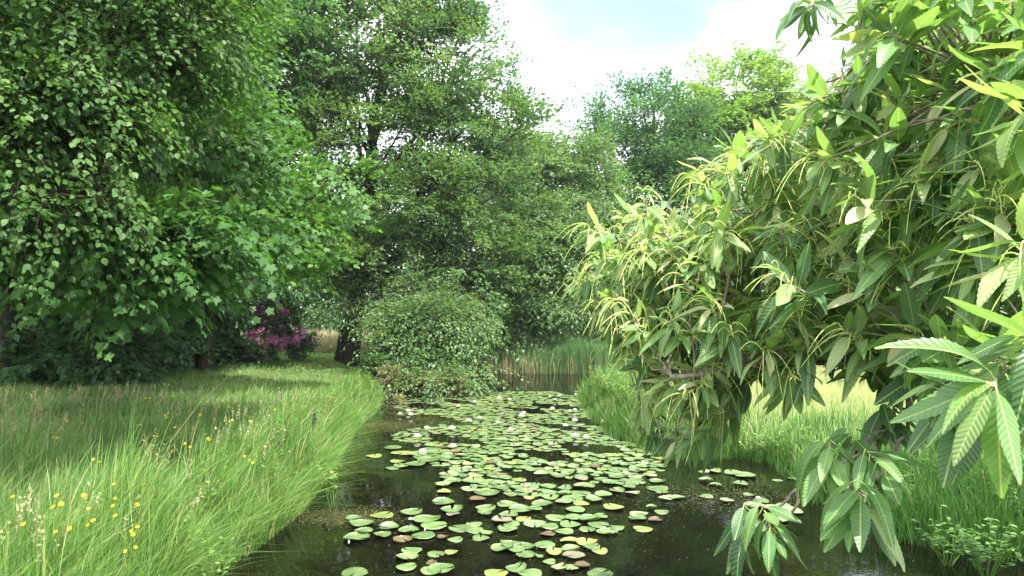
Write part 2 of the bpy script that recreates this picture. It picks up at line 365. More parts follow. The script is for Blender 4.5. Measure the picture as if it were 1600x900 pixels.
# ------------------------------------------------------------------ trees
def make_tree(name, label, cat, base, top, r0, lobes, nclump, nspray, nleaf, proto, lsize, leafm, barkm='bark',
              L0=.6, sig=.45, outward=1.0, up=.25, droopleaf=.25, flat=.6, shell=.45, seed=1, group=None, rlo=0., rhi=.85,
              lobe_r=None, crown='crown', wfac=.45, limb_r=None, sag=.25, lean_pts=None, limbf=.55, lnn=.38):
    r = np.random.default_rng(seed); base = np.array(base, float); top = np.array(top, float)
    root = thing(name, label, cat, tuple(base), group)
    gt = Geo()
    K = 12
    tp = curve(base, top, K, jit=.0) if lean_pts is None else np.array([base] + [np.array(p, float) for p in lean_pts] + [top])
    if lean_pts is not None:
        tt = np.linspace(0, 1, len(tp)); q = np.linspace(0, 1, K); tp = np.stack([np.interp(q, tt, tp[:, c]) for c in range(3)], 1)
    jit = r.normal(0, r0 * .25, (K, 3)); jit[:2] = 0; jit[:, 2] = 0; tp = tp + jit
    tr = r0 * (1 - .80 * np.linspace(0, 1, K) ** .9); tr[0] = r0 * 1.5; tr[1] = r0 * 1.02
    tp = np.insert(tp, 1, tp[0] * .85 + tp[1] * .15, axis=0); tr = np.insert(tr, 1, r0 * 1.15)
    tp[0, 2] -= .15
    tube(gt, tp, tr, 12)
    nodes = [tp[2:]]; nr = [tr[2:]]
    lobes = [(np.array(c, float), np.array(s, float)) for c, s in lobes]
    for c, s in lobes:
        # a limb from the trunk into this lobe
        hz = max(.12, .95 - .6 * np.linalg.norm((c - top)[:2]) / max(1, np.linalg.norm(top - base)))
        cand = tp[3:]; sc = np.abs(cand[:, 2] - (base[2] + (c[2] - base[2]) * .55)) + 9 * (cand[:, 2] < base[2] + min(2.6, .4 * (top[2] - base[2]))); a = cand[sc.argmin()]
        rr = tr[3:][sc.argmin()] * limbf
        dd = c - a; b = a + dd * (1.2 if limbf >= .5 else .9)
        cv = curve(a, b, 9, bend=(0, 0, -.06 * np.linalg.norm(dd)), jit=.05 * np.linalg.norm(dd) ** .7, r=r)
        rad = np.linspace(rr, max(rr * .22, .012), 9); tube(gt, cv, rad, 7); nodes.append(cv[2:]); nr.append(rad[2:])
        for _ in range(4):
            k = r.integers(2, 7); q = r.normal(0, 1, 3); q = c + nrm(q) * s * .75
            if limbf < .5: continue
            cv2 = curve(cv[k], q, 6, bend=(0, 0, .05), jit=.05, r=r); rd = np.linspace(rad[k] * .6, .012, 6)
            tube(gt, cv2, rd, 5); nodes.append(cv2[1:]); nr.append(rd[1:])
    nodes = np.concatenate(nodes); nr = np.concatenate(nr)
    # clump centres
    vol = np.array([np.prod(s) ** .8 for _, s in lobes]); vol = vol / vol.sum()
    li = r.choice(len(lobes), nclump, p=vol)
    dirs = nrm(r.normal(0, 1, (nclump, 3))); rad = (shell + (1 - shell) * r.random(nclump) ** .7)
    LC = np.array([l[0] for l in lobes]); LS = np.array([l[1] for l in lobes])
    cc = LC[li] + dirs * rad[:, None] * LS[li]
    gtw = Geo()
    cen = (LC * vol[:, None]).sum(0)
    for k in range(nclump):
        dist = np.linalg.norm(nodes - cc[k], axis=1) + .4 * np.maximum(0, nodes[:, 2] - cc[k][2]); j = dist.argmin()
        cv = curve(nodes[j], cc[k], 5, bend=(0, 0, -.04 * dist[j]), jit=.03 * dist[j], r=r)
        r1 = min(nr[j] * .6, .02 + .012 * dist[j]); tube(gt, cv, np.linspace(r1, .006, 5), 4, cap=False)
    # sprays
    n = nclump * nspray; ci = np.repeat(np.arange(nclump), nspray)
    off = r.normal(0, 1, (n, 3)) * sig * np.array([1, 1, flat])
    sb = cc[ci] + off * .8
    outd = nrm((cc[ci] - LC[li][ci]) / LS[li][ci] ** 1.0)
    d = nrm(outd * outward + nrm(off) * .7 + np.array([0, 0, up]) + r.normal(0, .25, (n, 3)))
    up3 = np.array([0, 0, 1.])
    nn = nrm(up3 + outd * .35 + r.normal(0, .22, (n, 3))); nn = nrm(nn - (nn * d).sum(1, keepdims=True) * d)
    x = np.cross(d, nn); LL = L0 * r.uniform(.6, 1.3, n)
    crn = np.clip(r.normal(.5, .16, nclump), 0, 1)
    # twig: from the clump centre out to the spray tip
    prisms(gtw, cc[ci] * .9 + sb * .1, sb, .006, .004, .5, 1)
    prisms(gtw, sb, sb + d * LL[:, None] * .5 - up3 * (sag * .25 * LL)[:, None], .004, .003, .5, 1)
    tN = (np.arange(nleaf) + .5) / nleaf
    t = tN[None] + r.normal(0, .04, (n, nleaf)); side = np.where(np.arange(nleaf) % 2, 1., -1.)[None]
    lat = side * wfac * LL[:, None] * np.sin(np.pi * np.clip(.15 + .8 * t, 0, 1)) * r.uniform(.1, 1, (n, nleaf))
    pos = sb[:, None] + d[:, None] * (t * LL[:, None])[..., None] + x[:, None] * lat[..., None] - up3 * (sag * LL[:, None] * t ** 2)[..., None]
    pos = pos + r.normal(0, .02, pos.shape)
    ld = d[:, None] * .7 + x[:, None] * (side * .8)[..., None] - up3 * (droopleaf + sag * t)[..., None] + r.normal(0, .3, pos.shape)
    ln = nn[:, None] + r.normal(0, lnn, pos.shape)
    rn = np.clip(rlo + (rhi - rlo) * (.65 * crn[ci][:, None] + .35 * r.random((n, nleaf))) + .0 * t, 0, 1)
    ls = lsize * r.uniform(.65, 1.2, n * nleaf)
    inst(gtw, proto, pos.reshape(-1, 3), ld.reshape(-1, 3), ln.reshape(-1, 3), ls, rn.ravel(), 0)
    gt.build('trunk', M[barkm], root, base)
    gtw.build(crown, [M[leafm], M[barkm]], root, base, smooth=False)
    return root

def lobe(px, py, Y, rx, ry, rz):
    """ellipsoid centred where the picture shows it at distance Y, radii in metres (x, depth, z)"""
    return (P(px, py, Y), (rx, ry, rz))

TREES = True
if TREES:
    # --- the big beech beside the pond ------------------------------------------------
    bz = float(hgt(-5.4, 23.3)); bb = np.array([P(541, 566, 23.3)[0], 23.3, bz])
    lb = [lobe(590, 60, 23.5, 3.0, 2.2, 2.3), lobe(480, 90, 23.8, 2.2, 2.2, 2.2), lobe(690, 110, 23.2, 2.2, 2.0, 2.0),
          lobe(560, 200, 23.2, 3.0, 2.4, 1.7), lobe(720, 200, 23.0, 2.6, 2.0, 1.4), lobe(800, 200, 23.5, 1.5, 1.6, 1.0),
          lobe(460, 230, 24.0, 2.4, 2.2, 1.6), lobe(600, 320, 22.5, 3.2, 2.4, 1.5), lobe(740, 320, 22.5, 2.8, 2.2, 1.6),
          lobe(560, 410, 22.0, 2.6, 2.0, 1.0), lobe(690, 410, 22.0, 2.6, 1.8, 1.2), lobe(430, 350, 24, 2.4, 1.8, 1.4), lobe(640, -20, 23.5, 2.4, 2, 1.8), lobe(540, -60, 24, 2.4, 2, 1.8), lobe(450, 0, 24.2, 2.2, 2, 1.8)]
    make_tree('beech_tree', 'tall spreading beech in the middle with a thick dark trunk on the left bank', 'tree', bb, P(610, 60, 23.5), .36, lb,
              620, 15, 20, RHOMB, .13, 'beech_leaf', L0=.62, sig=.34, flat=.45, up=.55, shell=.3, seed=11, droopleaf=.1, sag=.08, wfac=.34, rlo=.1, rhi=.95)
    # --- low drooping bush-like limb of foliage over the water ---------------------------
    lb = [lobe(540, 478, 20.5, .7, .8, .16), lobe(635, 505, 20.0, .8, 1.0, .5), lobe(690, 500, 19.6, 1.1, 1.0, .6),
          lobe(650, 545, 19.4, .9, .9, .6), lobe(705, 570, 18.8, .55, .7, .45), lobe(625, 590, 18.3, .6, .7, .35), lobe(712, 500, 19.4, .5, .7, .5), lobe(680, 595, 18.0, .6, .6, .2), lobe(735, 468, 20.4, .35, .5, .2), lobe(660, 450, 20.8, .5, .5, .2), lobe(742, 588, 18.6, .22, .4, .12)]
    hb = P(600, 590, 20.5); hb[2] = .02
    make_tree('hawthorn_tree', 'low rounded tree drooping over the water beside the beech trunk', 'tree', P(585, 590, 20.9), P(630, 500, 19.8), .09, lb,
              150, 13, 22, RHOMB, .10, 'beech_leaf', L0=.7, sig=.26, up=-.05, shell=.2, seed=12, droopleaf=.3, sag=.5, rlo=.15, rhi=1.0, lean_pts=[P(600, 540, 20.4)])
    lb = [lobe(612, 598, 18.2, .42, .4, .22), lobe(655, 602, 18.0, .6, .4, .2), lobe(700, 598, 18.1, .4, .3, .18), lobe(603, 628, 16.3, .22, .25, .22)]  # brown leafage modelled in place of leaf reflections on the water
    make_tree('brown_leaf_reflection', 'pinkish brown leafage imitating leaf reflections at the waterline under the drooping tree', 'bush', P(640, 613, 18.2), P(640, 596, 18.2), .03, lb,
              46, 9, 16, RHOMB, .09, 'reflection_leaf', L0=.25, sig=.15, up=.1, seed=13, rlo=.2, rhi=1.0)
    # --- trees behind the pond ---------------------------------------------------------------
    lb = [lobe(800, 290, 28, 2.6, 2.4, 2.2), lobe(880, 300, 28, 2.2, 2.2, 2.2), lobe(780, 400, 27, 2.6, 2.2, 2.2), lobe(870, 400, 27, 2.4, 2.2, 2.2),
          lobe(800, 490, 26.2, 2.4, 2.0, 1.6), lobe(890, 480, 26.5, 2.2, 2.0, 1.5), lobe(930, 400, 28, 2, 2, 2.4), lobe(720, 470, 26, 2.0, 1.8, 1.8), lobe(860, 235, 28.5, 1.8, 1.8, .9)]
    make_tree('hornbeam_tree', 'drooping olive green tree behind the reeds right of the beech', 'tree', P(830, 560, 28), P(840, 270, 28.3), .22, lb,
              400, 15, 20, RHOMB, .145, 'beech_leaf', L0=.7, sig=.40, up=-.05, shell=.5, seed=14, droopleaf=.35, sag=.45, rlo=.3, rhi=.9)
    lb = [lobe(1010, 190, 33, 2.6, 2.4, 1.8), lobe(960, 240, 33, 2.0, 2.0, 1.6), lobe(1060, 230, 33, 2.4, 2.2, 2.2), lobe(1000, 310, 32, 3.0, 2.4, 2.2), lobe(1080, 330, 32, 3, 2.4, 2.4),
          lobe(980, 420, 31, 3.0, 2.2, 2.4), lobe(1080, 440, 31, 3, 2.2, 2.4), lobe(1000, 500, 30.5, 2.6, 2, 1.4)]
    make_tree('dark_tree', 'dark blue-green tree with jagged spiky top behind the far reeds', 'tree', P(1020, 550, 33), P(1020, 160, 33), .25, lb,
              380, 13, 18, RHOMB, .16, 'dark_leaf', L0=.85, sig=.45, up=.5, shell=.35, seed=15, droopleaf=.15, sag=.1, wfac=.35)
    lb = [lobe(1150, 140, 36, 2.4, 2.2, 1.6), lobe(1210, 150, 36, 2.2, 2.2, 1.5), lobe(1110, 200, 36, 2.2, 2.2, 1.8), lobe(1180, 220, 35, 2.8, 2.4, 1.8), lobe(1250, 210, 36, 1.9, 2, 1.7),
          lobe(1150, 290, 35, 2.8, 2.2, 1.8), lobe(1250, 300, 35, 2.6, 2.2, 2)]
    make_tree('oak_tree', 'pale yellow-green round-topped oak right of the dark spiky tree', 'tree', P(1180, 550, 36), P(1180, 170, 36), .28, lb,
              260, 13, 20, RHOMB, .18, 'oak_leaf', L0=.6, sig=.42, up=.2, shell=.5, seed=16, droopleaf=.2, sag=.15)
    grp = 'trees standing in the meadow behind the chestnut'
    for k, (px, Yt, hz, rr, lab) in enumerate([(1330, 31, 9.0, 3.0, 'bright green tree behind the chestnut nearest to the pale oak'),
                                              (1470, 29, 9.5, 3.2, 'bright green tree seen through the gap in the middle of the chestnut'),
                                              (1640, 27, 10, 3.4, 'bright green tree behind the chestnut at the right edge of the meadow')]):
        b = P(px, 545, Yt); b[2] = .3
        c = b + np.array([0, 0, hz * .55])
        lb = [(c, (rr, rr * .8, hz * .4)), (c + np.array([rr * .4, 0, -1.2]), (rr * .8, rr * .7, 1.6)), (c + np.array([-rr * .5, -.4, .5]), (rr * .7, rr * .6, 1.7)), (c + np.array([0, -.5, -1.8]), (rr, rr * .7, 1.4)), (c + np.array([0, -.5, -3.4]), (rr * 1.1, rr * .7, 1.3))]
        make_tree('meadow_tree', lab, 'tree', b, b + np.array([0, 0, hz * .8]), .16, lb, 200, 12, 16, RHOMB, .17, 'far_leaf', L0=.7, sig=.5, shell=.4, seed=20 + k, group=grp)

    # --- the left wood -----------------------------------------------------------------------------
    lb = [lobe(60, 90, 6.8, 1.7, 1.3, .85), lobe(190, 60, 7.2, 1.1, 1.1, .9), lobe(30, 220, 6.3, 1.1, 1.0, .75), lobe(130, 200, 6.6, .9, .9, .75), lobe(270, 160, 7.6, .8, .9, .7),
          lobe(120, 290, 6.1, .55, .6, .35), lobe(30, 330, 6.0, .6, .6, .3), lobe(270, 30, 8, .8, 1, .7), lobe(-150, 150, 6.5, 1.6, 1.6, 1.4), lobe(120, -120, 7.2, 2.4, 1.8, 1.0), ((-6.6, 4.6, 9.0), (1.5, 1.6, 1.1)), ((-8.8, 5.2, 9.4), (2.0, 2.2, 1.4)), ((-6.6, 8.4, 9.8), (1.8, 1.8, 1.2)), ((-8.6, 10.4, 9.4), (2.2, 2, 1.6))]  # lobes given in metres: unseen upper crown, added to shade the left wood
    make_tree('lime_tree', 'near tree hanging small round leaves on drooping twigs over the top left corner', 'tree', (-8.6, 7.6, .42), (-8.0, 7.6, 6.8), .20, lb,
              430, 17, 19, ROUND, .058, 'lime_leaf', L0=.42, sig=.26, up=-.35, shell=.25, seed=31, droopleaf=.35, sag=.55, wfac=.22, limbf=.22)
    lb = [lobe(210, 370, 7.2, .75, .8, .38), lobe(130, 330, 7.6, .9, .8, .4), lobe(60, 320, 8.2, 1.0, .9, .4), lobe(270, 335, 8.2, .9, .9, .45), lobe(195, 412, 6.9, .38, .4, .2),
          lobe(315, 375, 9.4, .9, .9, .4), lobe(280, 250, 9.5, 1.2, 1.1, .8), lobe(180, 320, 8.8, 1.3, 1, .6), lobe(40, 290, 8.8, 1.2, 1, .6), lobe(370, 385, 10.5, .8, .8, .35), lobe(280, 130, 10.5, .8, 1.2, 1.0), ((-9.0, 10.5, 4.8), (1.9, 1.9, .8)), ((-7.2, 12.5, 5.0), (1.6, 1.8, .8)), ((-9.5, 13.5, 4.8), (1.9, 1.9, .9))]  # lobes given in metres: extra foliage added to keep sun off the hollow
    make_tree('sycamore_tree', 'sycamore with layered dark green lobed leaves overhanging the left meadow', 'tree', (P(52, 570, 17.)[0], 17., .42), P(80, 120, 15), .27, lb,
              400, 13, 16, MAPLE, .10, 'maple_leaf', L0=.45, sig=.30, up=-.05, flat=.4, shell=.2, seed=32, droopleaf=.55, sag=.45, wfac=.5, limbf=.16, lnn=.24)
    lb = [lobe(375, 265, 15, 1.2, 1.3, .6), lobe(470, 295, 14.6, .9, 1, .3), lobe(370, 335, 14.5, 1.3, 1.2, .8), lobe(450, 355, 14.2, 1.0, 1.0, .7), lobe(290, 200, 15.5, 1.2, 1.4, 1.1), lobe(270, 60, 15.5, 1.5, 1.4, 1.1),
          lobe(340, 10, 16, .9, 1.2, .6), lobe(250, 100, 15, 1.8, 1.4, 1.4), lobe(530, 280, 14.5, .5, .6, .22), lobe(440, 400, 14.5, 1.0, 1.0, .45), lobe(345, 110, 16.5, .6, 1, .6), lobe(250, -60, 15.5, 2.4, 1.6, 1.2)]
    make_tree('sycamore_tree', 'brighter sycamore with yellow-green sunlit sprays between the left wood and the beech', 'tree', (P(215, 566, 19)[0], 19., .42), P(330, 120, 15.8), .15, lb,
              300, 11, 12, MAPLE, .11, 'sunlit_maple_leaf', L0=.55, sig=.36, up=.0, flat=.4, shell=.3, seed=33, droopleaf=.45, sag=.35, wfac=.5, lnn=.24, rlo=.1)
    grp = 'dark trees standing behind the left sycamores'
    specs = [(321, 566, 20.5, .23, 'tree with a straight bare grey trunk left of the pink rhododendron'),
             (105, 566, 17.0, .12, 'slender dark leaning tree seen against the bright gap on the left'),
             (10, 572, 16.0, .2, 'dark tree at the far left edge of the wood'),
             (225, 560, 23.0, .2, 'dark tree behind the overhanging sycamore leaves'),
             (430, 545, 40.0, .2, 'dark tree rising behind the pink rhododendron')]
    for k, (px, py, Yt, r_, lab) in enumerate(specs):
        b = P(px, py, Yt); b[2] = .4
        c = b + np.array([0, 0, 5.6])
        lb = [(c + np.array([rng.uniform(-1.5, 1.5), rng.uniform(-1, 1), z]), (rng.uniform(1.8, 2.6), 1.8, 1.5)) for z in (-2.3, -1.2, .2, 1.4, 2.6, 3.8, 5.0)]
        make_tree('woodland_tree', lab, 'tree', b, b + np.array([.2, 0, 9.5]), r_, lb, 170, 10, 14, RHOMB, .19, 'dark_leaf', L0=.8, sig=.55, shell=.3, seed=40 + k, group=grp, droopleaf=.4, sag=.3)
    grp = 'dark understory bushes at the foot of the left wood'
    for k, (px, py, Yt, s_, lab) in enumerate([(10, 552, 19.0, .9, 'dark bush at the far left edge under the lime'), (190, 540, 19.0, 1.1, 'dark bush between the slender leaning tree and the grey trunk'),
                                              (250, 520, 24, 1.8, 'dark bush behind the grey trunk on its left'), (560, 528, 40, 1.8, 'dark bush far behind the beech trunk'), (40, 530, 17.5, 1.3, 'dark bush behind the thick sycamore trunk'), (130, 548, 16.5, .9, 'low dark bush right of the thick sycamore trunk'), (265, 545, 21.5, 1.1, 'dark bush just left of the grey trunk'),
                                              (160, 470, 25, 2.2, 'tall dark bush filling the wood between the two left trunks')]):
        b = P(px, py, Yt); b[2] = .4
        c = b + np.array([0, 0, s_ * .8])
        lb = [(c, (s_ * 1.3, s_, s_ * .8)), (c + np.array([s_ * .8, 0, s_ * .2]), (s_ * .8, s_ * .8, s_ * .8)), (c + np.array([-s_, 0, -.1]), (s_ * .9, s_ * .8, s_ * .7))]
        make_tree('understory_bush', lab, 'bush', b, b + np.array([0, 0, s_ * 1.2]), .05, lb, 60, 10, 14, RHOMB, .17, 'dark_leaf', L0=.45, sig=.3, seed=60 + k, group=grp)
    # rhododendrons: leaves, then pink flower heads
    def rhodo(px, py, Yt, lobs, label, seed, nfl, front=True):
        b = P(px, py, Yt); b[2] = .4
        root = make_tree('rhododendron_bush', label, 'bush', b, b + np.array([0, 0, .8]), .05, lobs, 80, 10, 14, OVAL, .14, 'far_leaf' if not front else 'dark_leaf', L0=.35, sig=.25, seed=seed)
        r = np.random.default_rng(seed)
        for k in range(nfl):
            c, s = lobs[r.integers(len(lobs))]; d = nrm(r.normal(0, 1, 3) + np.array([.2, -1.3, .5])); q = np.array(c) + d * np.array(s) * r.uniform(.95, 1.1)
            gf = Geo(); nf = 16; dd = nrm(r.normal(0, 1, (nf, 3)) + d * .7)
            inst(gf, OVAL, np.tile(q, (nf, 1)) + dd * .03, dd, nrm(r.normal(0, 1, (nf, 3))), r.uniform(.11, .16, nf), np.clip(r.normal(.4, .3, nf), 0, 1))
            gf.build('flower_head', M['pink_petal'], root, b, smooth=False)
    rhodo(410, 560, 23.5, [lobe(365, 532, 23.6, .7, .6, .38), lobe(410, 535, 23.3, .65, .6, .38), lobe(452, 530, 23.5, .55, .5, .42), lobe(425, 495, 24, .8, .5, .45)],
          'rhododendron with magenta pink flowers between the grey trunk and the beech', 71, 150)
    rhodo(95, 560, 24, [lobe(80, 530, 25, .8, .6, .7), lobe(115, 530, 25, .8, .6, .6), lobe(95, 495, 25.5, .9, .6, .5)],
          'sunlit rhododendron with a few pink flowers in the bright gap behind the slender trunk', 72, 9, False)

    # far belt of woodland that closes the view
    gb = Geo(); nb = 5200
    ang = rng.uniform(-72, 72, nb); dist = rng.uniform(44, 58, nb)
    hh = 7.5 + 2.0 * np.sin(ang * .35) + 1.3 * np.sin(ang * 1.1 + 2) - 2.5 * np.exp(-((ang - 4) / 7) ** 2)
    cz = rng.random(nb) ** .8 * hh
    cpos = np.stack([np.sin(np.radians(ang)) * dist, np.cos(np.radians(ang)) * dist, cz], 1)
    nlf = 26; pos = np.repeat(cpos, nlf, 0) + rng.normal(0, .65, (nb * nlf, 3)) * [1, 1, .6]
    inst(gb, RHOMB, pos, rng.normal(0, 1, pos.shape), rng.normal(0, .6, pos.shape) + [0, -.2, 1], rng.uniform(.25, .42, len(pos)), np.clip(np.repeat(rng.random(nb), nlf) * .6 + rng.random(len(pos)) * .3, 0, 1))
    tag(gb.build('far_woodland', M['dark_leaf'], smooth=False), 'dark green mass of distant woodland closing the view behind the trees', 'woodland', kind='stuff')

# ------------------------------------------------------------------ grass, sedges, reeds
def scatter(n, x0, x1, y0, y1, acc):
    out = []; tot = 0
    while tot < n:
        x = rng.uniform(x0, x1, n); y = rng.uniform(y0, y1, n); k = acc(x, y) > rng.random(n)
        k &= (np.abs(x) < .76 * y + .8)
        out.append(np.stack([x[k], y[k]], 1)); tot += k.sum()
    return np.concatenate(out)[:n]
def on_ground(p, dz=-.01): return np.column_stack([p, hgt(p[:, 0], p[:, 1]) + dz])

# left meadow
g = Geo()
def accL(x, y):
    d = sdist(x, y); return np.where((d > .05) & (x < -1.5), np.clip((5.2 / y) ** 1.5, 0, 1) * (.55 + .45 * noise2(x, y, .9, 2)), 0)
p = on_ground(scatter(230000, -16, -1.8, 3.4, 27, accL)); n = len(p)
mown = np.exp(-((p[:, 1] - 19.5) / 3.5) ** 2) * sm((p[:, 0] + 10) / 4)
h = rng.gamma(9, .038, n) * (1 + .25 * noise2(p[:, 0], p[:, 1], 1.2, 5)) * (1 - .5 * mown) * np.clip(1.45 - p[:, 1] * .065, .32, 1.1)
wd = np.clip(.0035 + p[:, 1] * .00065, .005, .018) * rng.uniform(.7, 1.3, n)
rn = np.clip(rng.normal(.45, .24, n) + .2 * noise2(p[:, 0], p[:, 1], .7, 9) + .25 * mown, 0, .9)
wd *= np.where(rng.random(n) < .05, 2.4, 1); dry = rng.random(n) < .06; rn[dry] = rng.uniform(.93, 1, dry.sum())
blades(g, p, h, wd, np.clip(rng.normal(.42, .25, n), .03, 1.2), rng.normal(.35, 1.1, n) + 1.5 * noise2(p[:, 0], p[:, 1], .8, 17), 3, rn)
tag(g.build('meadow_grass', M['grass'], smooth=False), 'long bright green grass of the left meadow', 'grass', kind='stuff')
# right bank grass
g = Geo()
def accR(x, y):
    d = sdist(x, y); return np.where((d > .05) & (x > .8), np.clip((7 / y) ** 1.2, 0, 1) * np.where((y < 9.5), np.clip(.18 + .5 * noise2(x, y, 1.1, 5), .05, 1), 1), 0)
p = on_ground(scatter(120000, .8, 26, 4.5, 34, accR)); n = len(p)
far = sm((p[:, 1] - 10) / 5)
h = rng.gamma(9, .042, n) * (1 + .25 * noise2(p[:, 0], p[:, 1], 1.2, 1)) * np.clip(1.25 - p[:, 1] * .035, .5, 1.1)
wd = np.clip(.004 + p[:, 1] * .0007, .005, .026) * rng.uniform(.7, 1.3, n)
rn = np.clip(rng.normal(.6, .2, n) + .15 * noise2(p[:, 0], p[:, 1], .5, 3) + .2 * far, 0, .9)
dry = rng.random(n) < .06 + .5 * far; rn[dry] = rng.uniform(.93, 1, dry.sum())
blades(g, p, h, wd, np.clip(rng.normal(.4, .22, n), .05, 1.1), rng.normal(.35, 1.2, n), 3, rn)
tag(g.build('meadow_grass', M['grass'], smooth=False), 'pale straw and green grass of the right meadow', 'grass', kind='stuff')
# sedge fringe along the left bank
g = Geo()
def accS(x, y):
    d = sdist(x, y); return np.where((d > -.02) & (d < .85) & (x < 0) & (y < 21), np.clip(6.5 / y, 0, 1) * (.35 + .65 * (noise2(x, y, 1.6, 4) > -.1)) * (1 - .6 * d), 0)
p = on_ground(scatter(42000, -7, -1.5, 3.4, 20, accS), -.02); n = len(p)
tus = .75 + .35 * noise2(p[:, 0], p[:, 1], 1.6, 4)
h = rng.gamma(8, .064, n) * tus * np.clip(1.12 - (p[:, 1] - 6) * .055, .38, 1.1)
wd = np.clip(.0045 + p[:, 1] * .0006, .006, .014) * rng.uniform(.7, 1.4, n) * np.where(rng.random(n) < .08, 2.0, 1)
blades(g, p, h, wd, np.clip(rng.normal(.36, .25, n), .02, 1.5), rng.normal(.1, 1.0, n) + 1.2 * noise2(p[:, 0], p[:, 1], 1.1, 19), 4, np.clip(rng.normal(.5, .3, n), 0, 1))
# long arching blades reaching out over the water
q = on_ground(scatter(650, -3.2, -1.5, 4.5, 13, lambda x, y: ((sdist(x, y) > 0) & (sdist(x, y) < .25)) * 1.), -.02); k = len(q)
blades(g, q, rng.uniform(.5, .85, k), np.full(k, .008), rng.uniform(.7, 1.5, k), rng.normal(0, .5, k), 5, rng.uniform(.3, .9, k))
tag(g.build('sedge_fringe', M['sedge'], smooth=False), 'tall bright green sedge fringe along the left bank', 'sedge', kind='stuff')
# right bank sedges
g = Geo()
def accT(x, y):
    d = sdist(x, y); return np.where((d > -.25) & (d < 1.3) & (x > 1.0) & (y < 20), np.clip(7 / y, 0, 1) * (.3 + .7 * (noise2(x, y, 1.7, 7) > -.15)) * (1 - .45 * np.abs(d)), 0)
p = scatter(19000, 1, 9, 5, 20, accT); p = np.column_stack([p, np.maximum(hgt(p[:, 0], p[:, 1]), -.1) - .02]); n = len(p)
h = rng.gamma(9, .07, n) * (.8 + .3 * noise2(p[:, 0], p[:, 1], 1.7, 7)) * np.where(p[:, 1] > 8.5, .68, 1.0)
blades(g, p, h, np.clip(.005 + p[:, 1] * .0005, .006, .014), np.clip(rng.normal(.28, .2, n), .02, 1.2), rng.uniform(0, 6.28, n), 4, np.clip(rng.normal(.4, .2, n) + .03 * (p[:, 1] - 9), 0, 1))
tag(g.build('sedge_fringe', M['shaded_sedge'], smooth=False), 'tall sedges on the right bank, coloured dark for the shade below the chestnut', 'sedge', kind='stuff')
# creeping leaves on the shaded right bank
g = Geo(); q = on_ground(scatter(9000, 2.8, 9, 5, 11.5, lambda x, y: np.where((sdist(x, y) > -.02) & (x > 2.5), np.clip(.5 + .9 * noise2(x, y, 1.4, 31), 0, 1), 0))); q[:, 2] += rng.gamma(2, .035, len(q))
inst(g, ROUND, q, np.column_stack([rng.normal(0, 1, (len(q), 2)), rng.normal(.1, .25, len(q))]), np.column_stack([rng.normal(0, .3, (len(q), 2)), np.ones(len(q))]), rng.uniform(.025, .06, len(q)), rng.random(len(q)) * .8)
tag(g.build('ground_cover', M['weed_leaf'], smooth=False), 'small creeping leaves covering the shaded right bank', 'ground cover', kind='stuff')
# far reeds
g = Geo()
n = 17000; px = rng.uniform(715, 1010, n); Yr = rng.uniform(23.7, 26.2, n)
x = (px - 800) / FPX * Yr; rt = sm((px - 815) / 70)
p = np.column_stack([x, Yr, np.full(n, -.03)])
h = rng.normal(1.05, .14, n) + .12 * rt; h *= .86 + .14 * noise2(x, Yr, 1.3, 3)
pick = rng.random(n) < (.14 + .86 * rt)
blades(g, p[pick], h[pick], rng.uniform(.012, .028, pick.sum()), np.clip(rng.normal(.2, .12, pick.sum()), 0, .8), rng.normal(0, 1.5, pick.sum()), 4, rng.uniform(0, .58, pick.sum()))
k = rng.random(n) < .55
blades(g, p[k], (h * rng.uniform(.35, .8, n))[k], rng.uniform(.012, .022, k.sum()), rng.uniform(0, .25, k.sum()), rng.uniform(0, 6, k.sum()), 3, rng.uniform(.72, 1, k.sum()))
tag(g.build('reed_bed', M['reed'], smooth=False), 'dense green reeds with brown bases at the far end of the pond', 'reeds', kind='stuff')
g = Geo()
n = 16000; px = rng.uniform(400, 735, n); Yr = rng.uniform(27.5, 36, n)
p = np.column_stack([(px - 800) / FPX * Yr, Yr, np.full(n, .38)])
blades(g, p, rng.normal(.62, .12, n), rng.uniform(.018, .032, n), rng.uniform(0, .3, n), rng.uniform(0, 6.3, n), 3, rng.uniform(0, 1, n))
tag(g.build('dry_reed_bed', M['dry_reed'], smooth=False), 'pale dry reeds behind the beech trunk', 'reeds', kind='stuff')

# flowering grass stalks
g = Geo()
q = on_ground(scatter(420, -11, -2, 4, 13, lambda x, y: np.where((sdist(x, y) > .3) & (x < 0), np.clip(.6 * noise2(x, y, .9, 12) + .25, 0, 1), 0)))
n = len(q); hh = rng.uniform(.42, .66, n) * np.clip(1.3 - q[:, 1] * .04, .5, 1); tipo = np.column_stack([rng.normal(.08, .06, n), rng.normal(0, .05, n), hh])
prisms(g, q, q + tipo, .0015, .001, rng.random(n))
for t in np.linspace(.80, 1.04, 7):
    pp = q + tipo * t
    for s in range(2): inst(g, RHOMB, pp + rng.normal(0, .006, pp.shape), rng.normal(0, .5, pp.shape) + [0, 0, 1], rng.normal(0, 1, pp.shape), rng.uniform(.018, .035, n), rng.random(n))
tag(g.build('flowering_grass', M['seedhead'], smooth=False), 'pinkish brown flowering grass stalks in the left meadow', 'grass', kind='stuff')

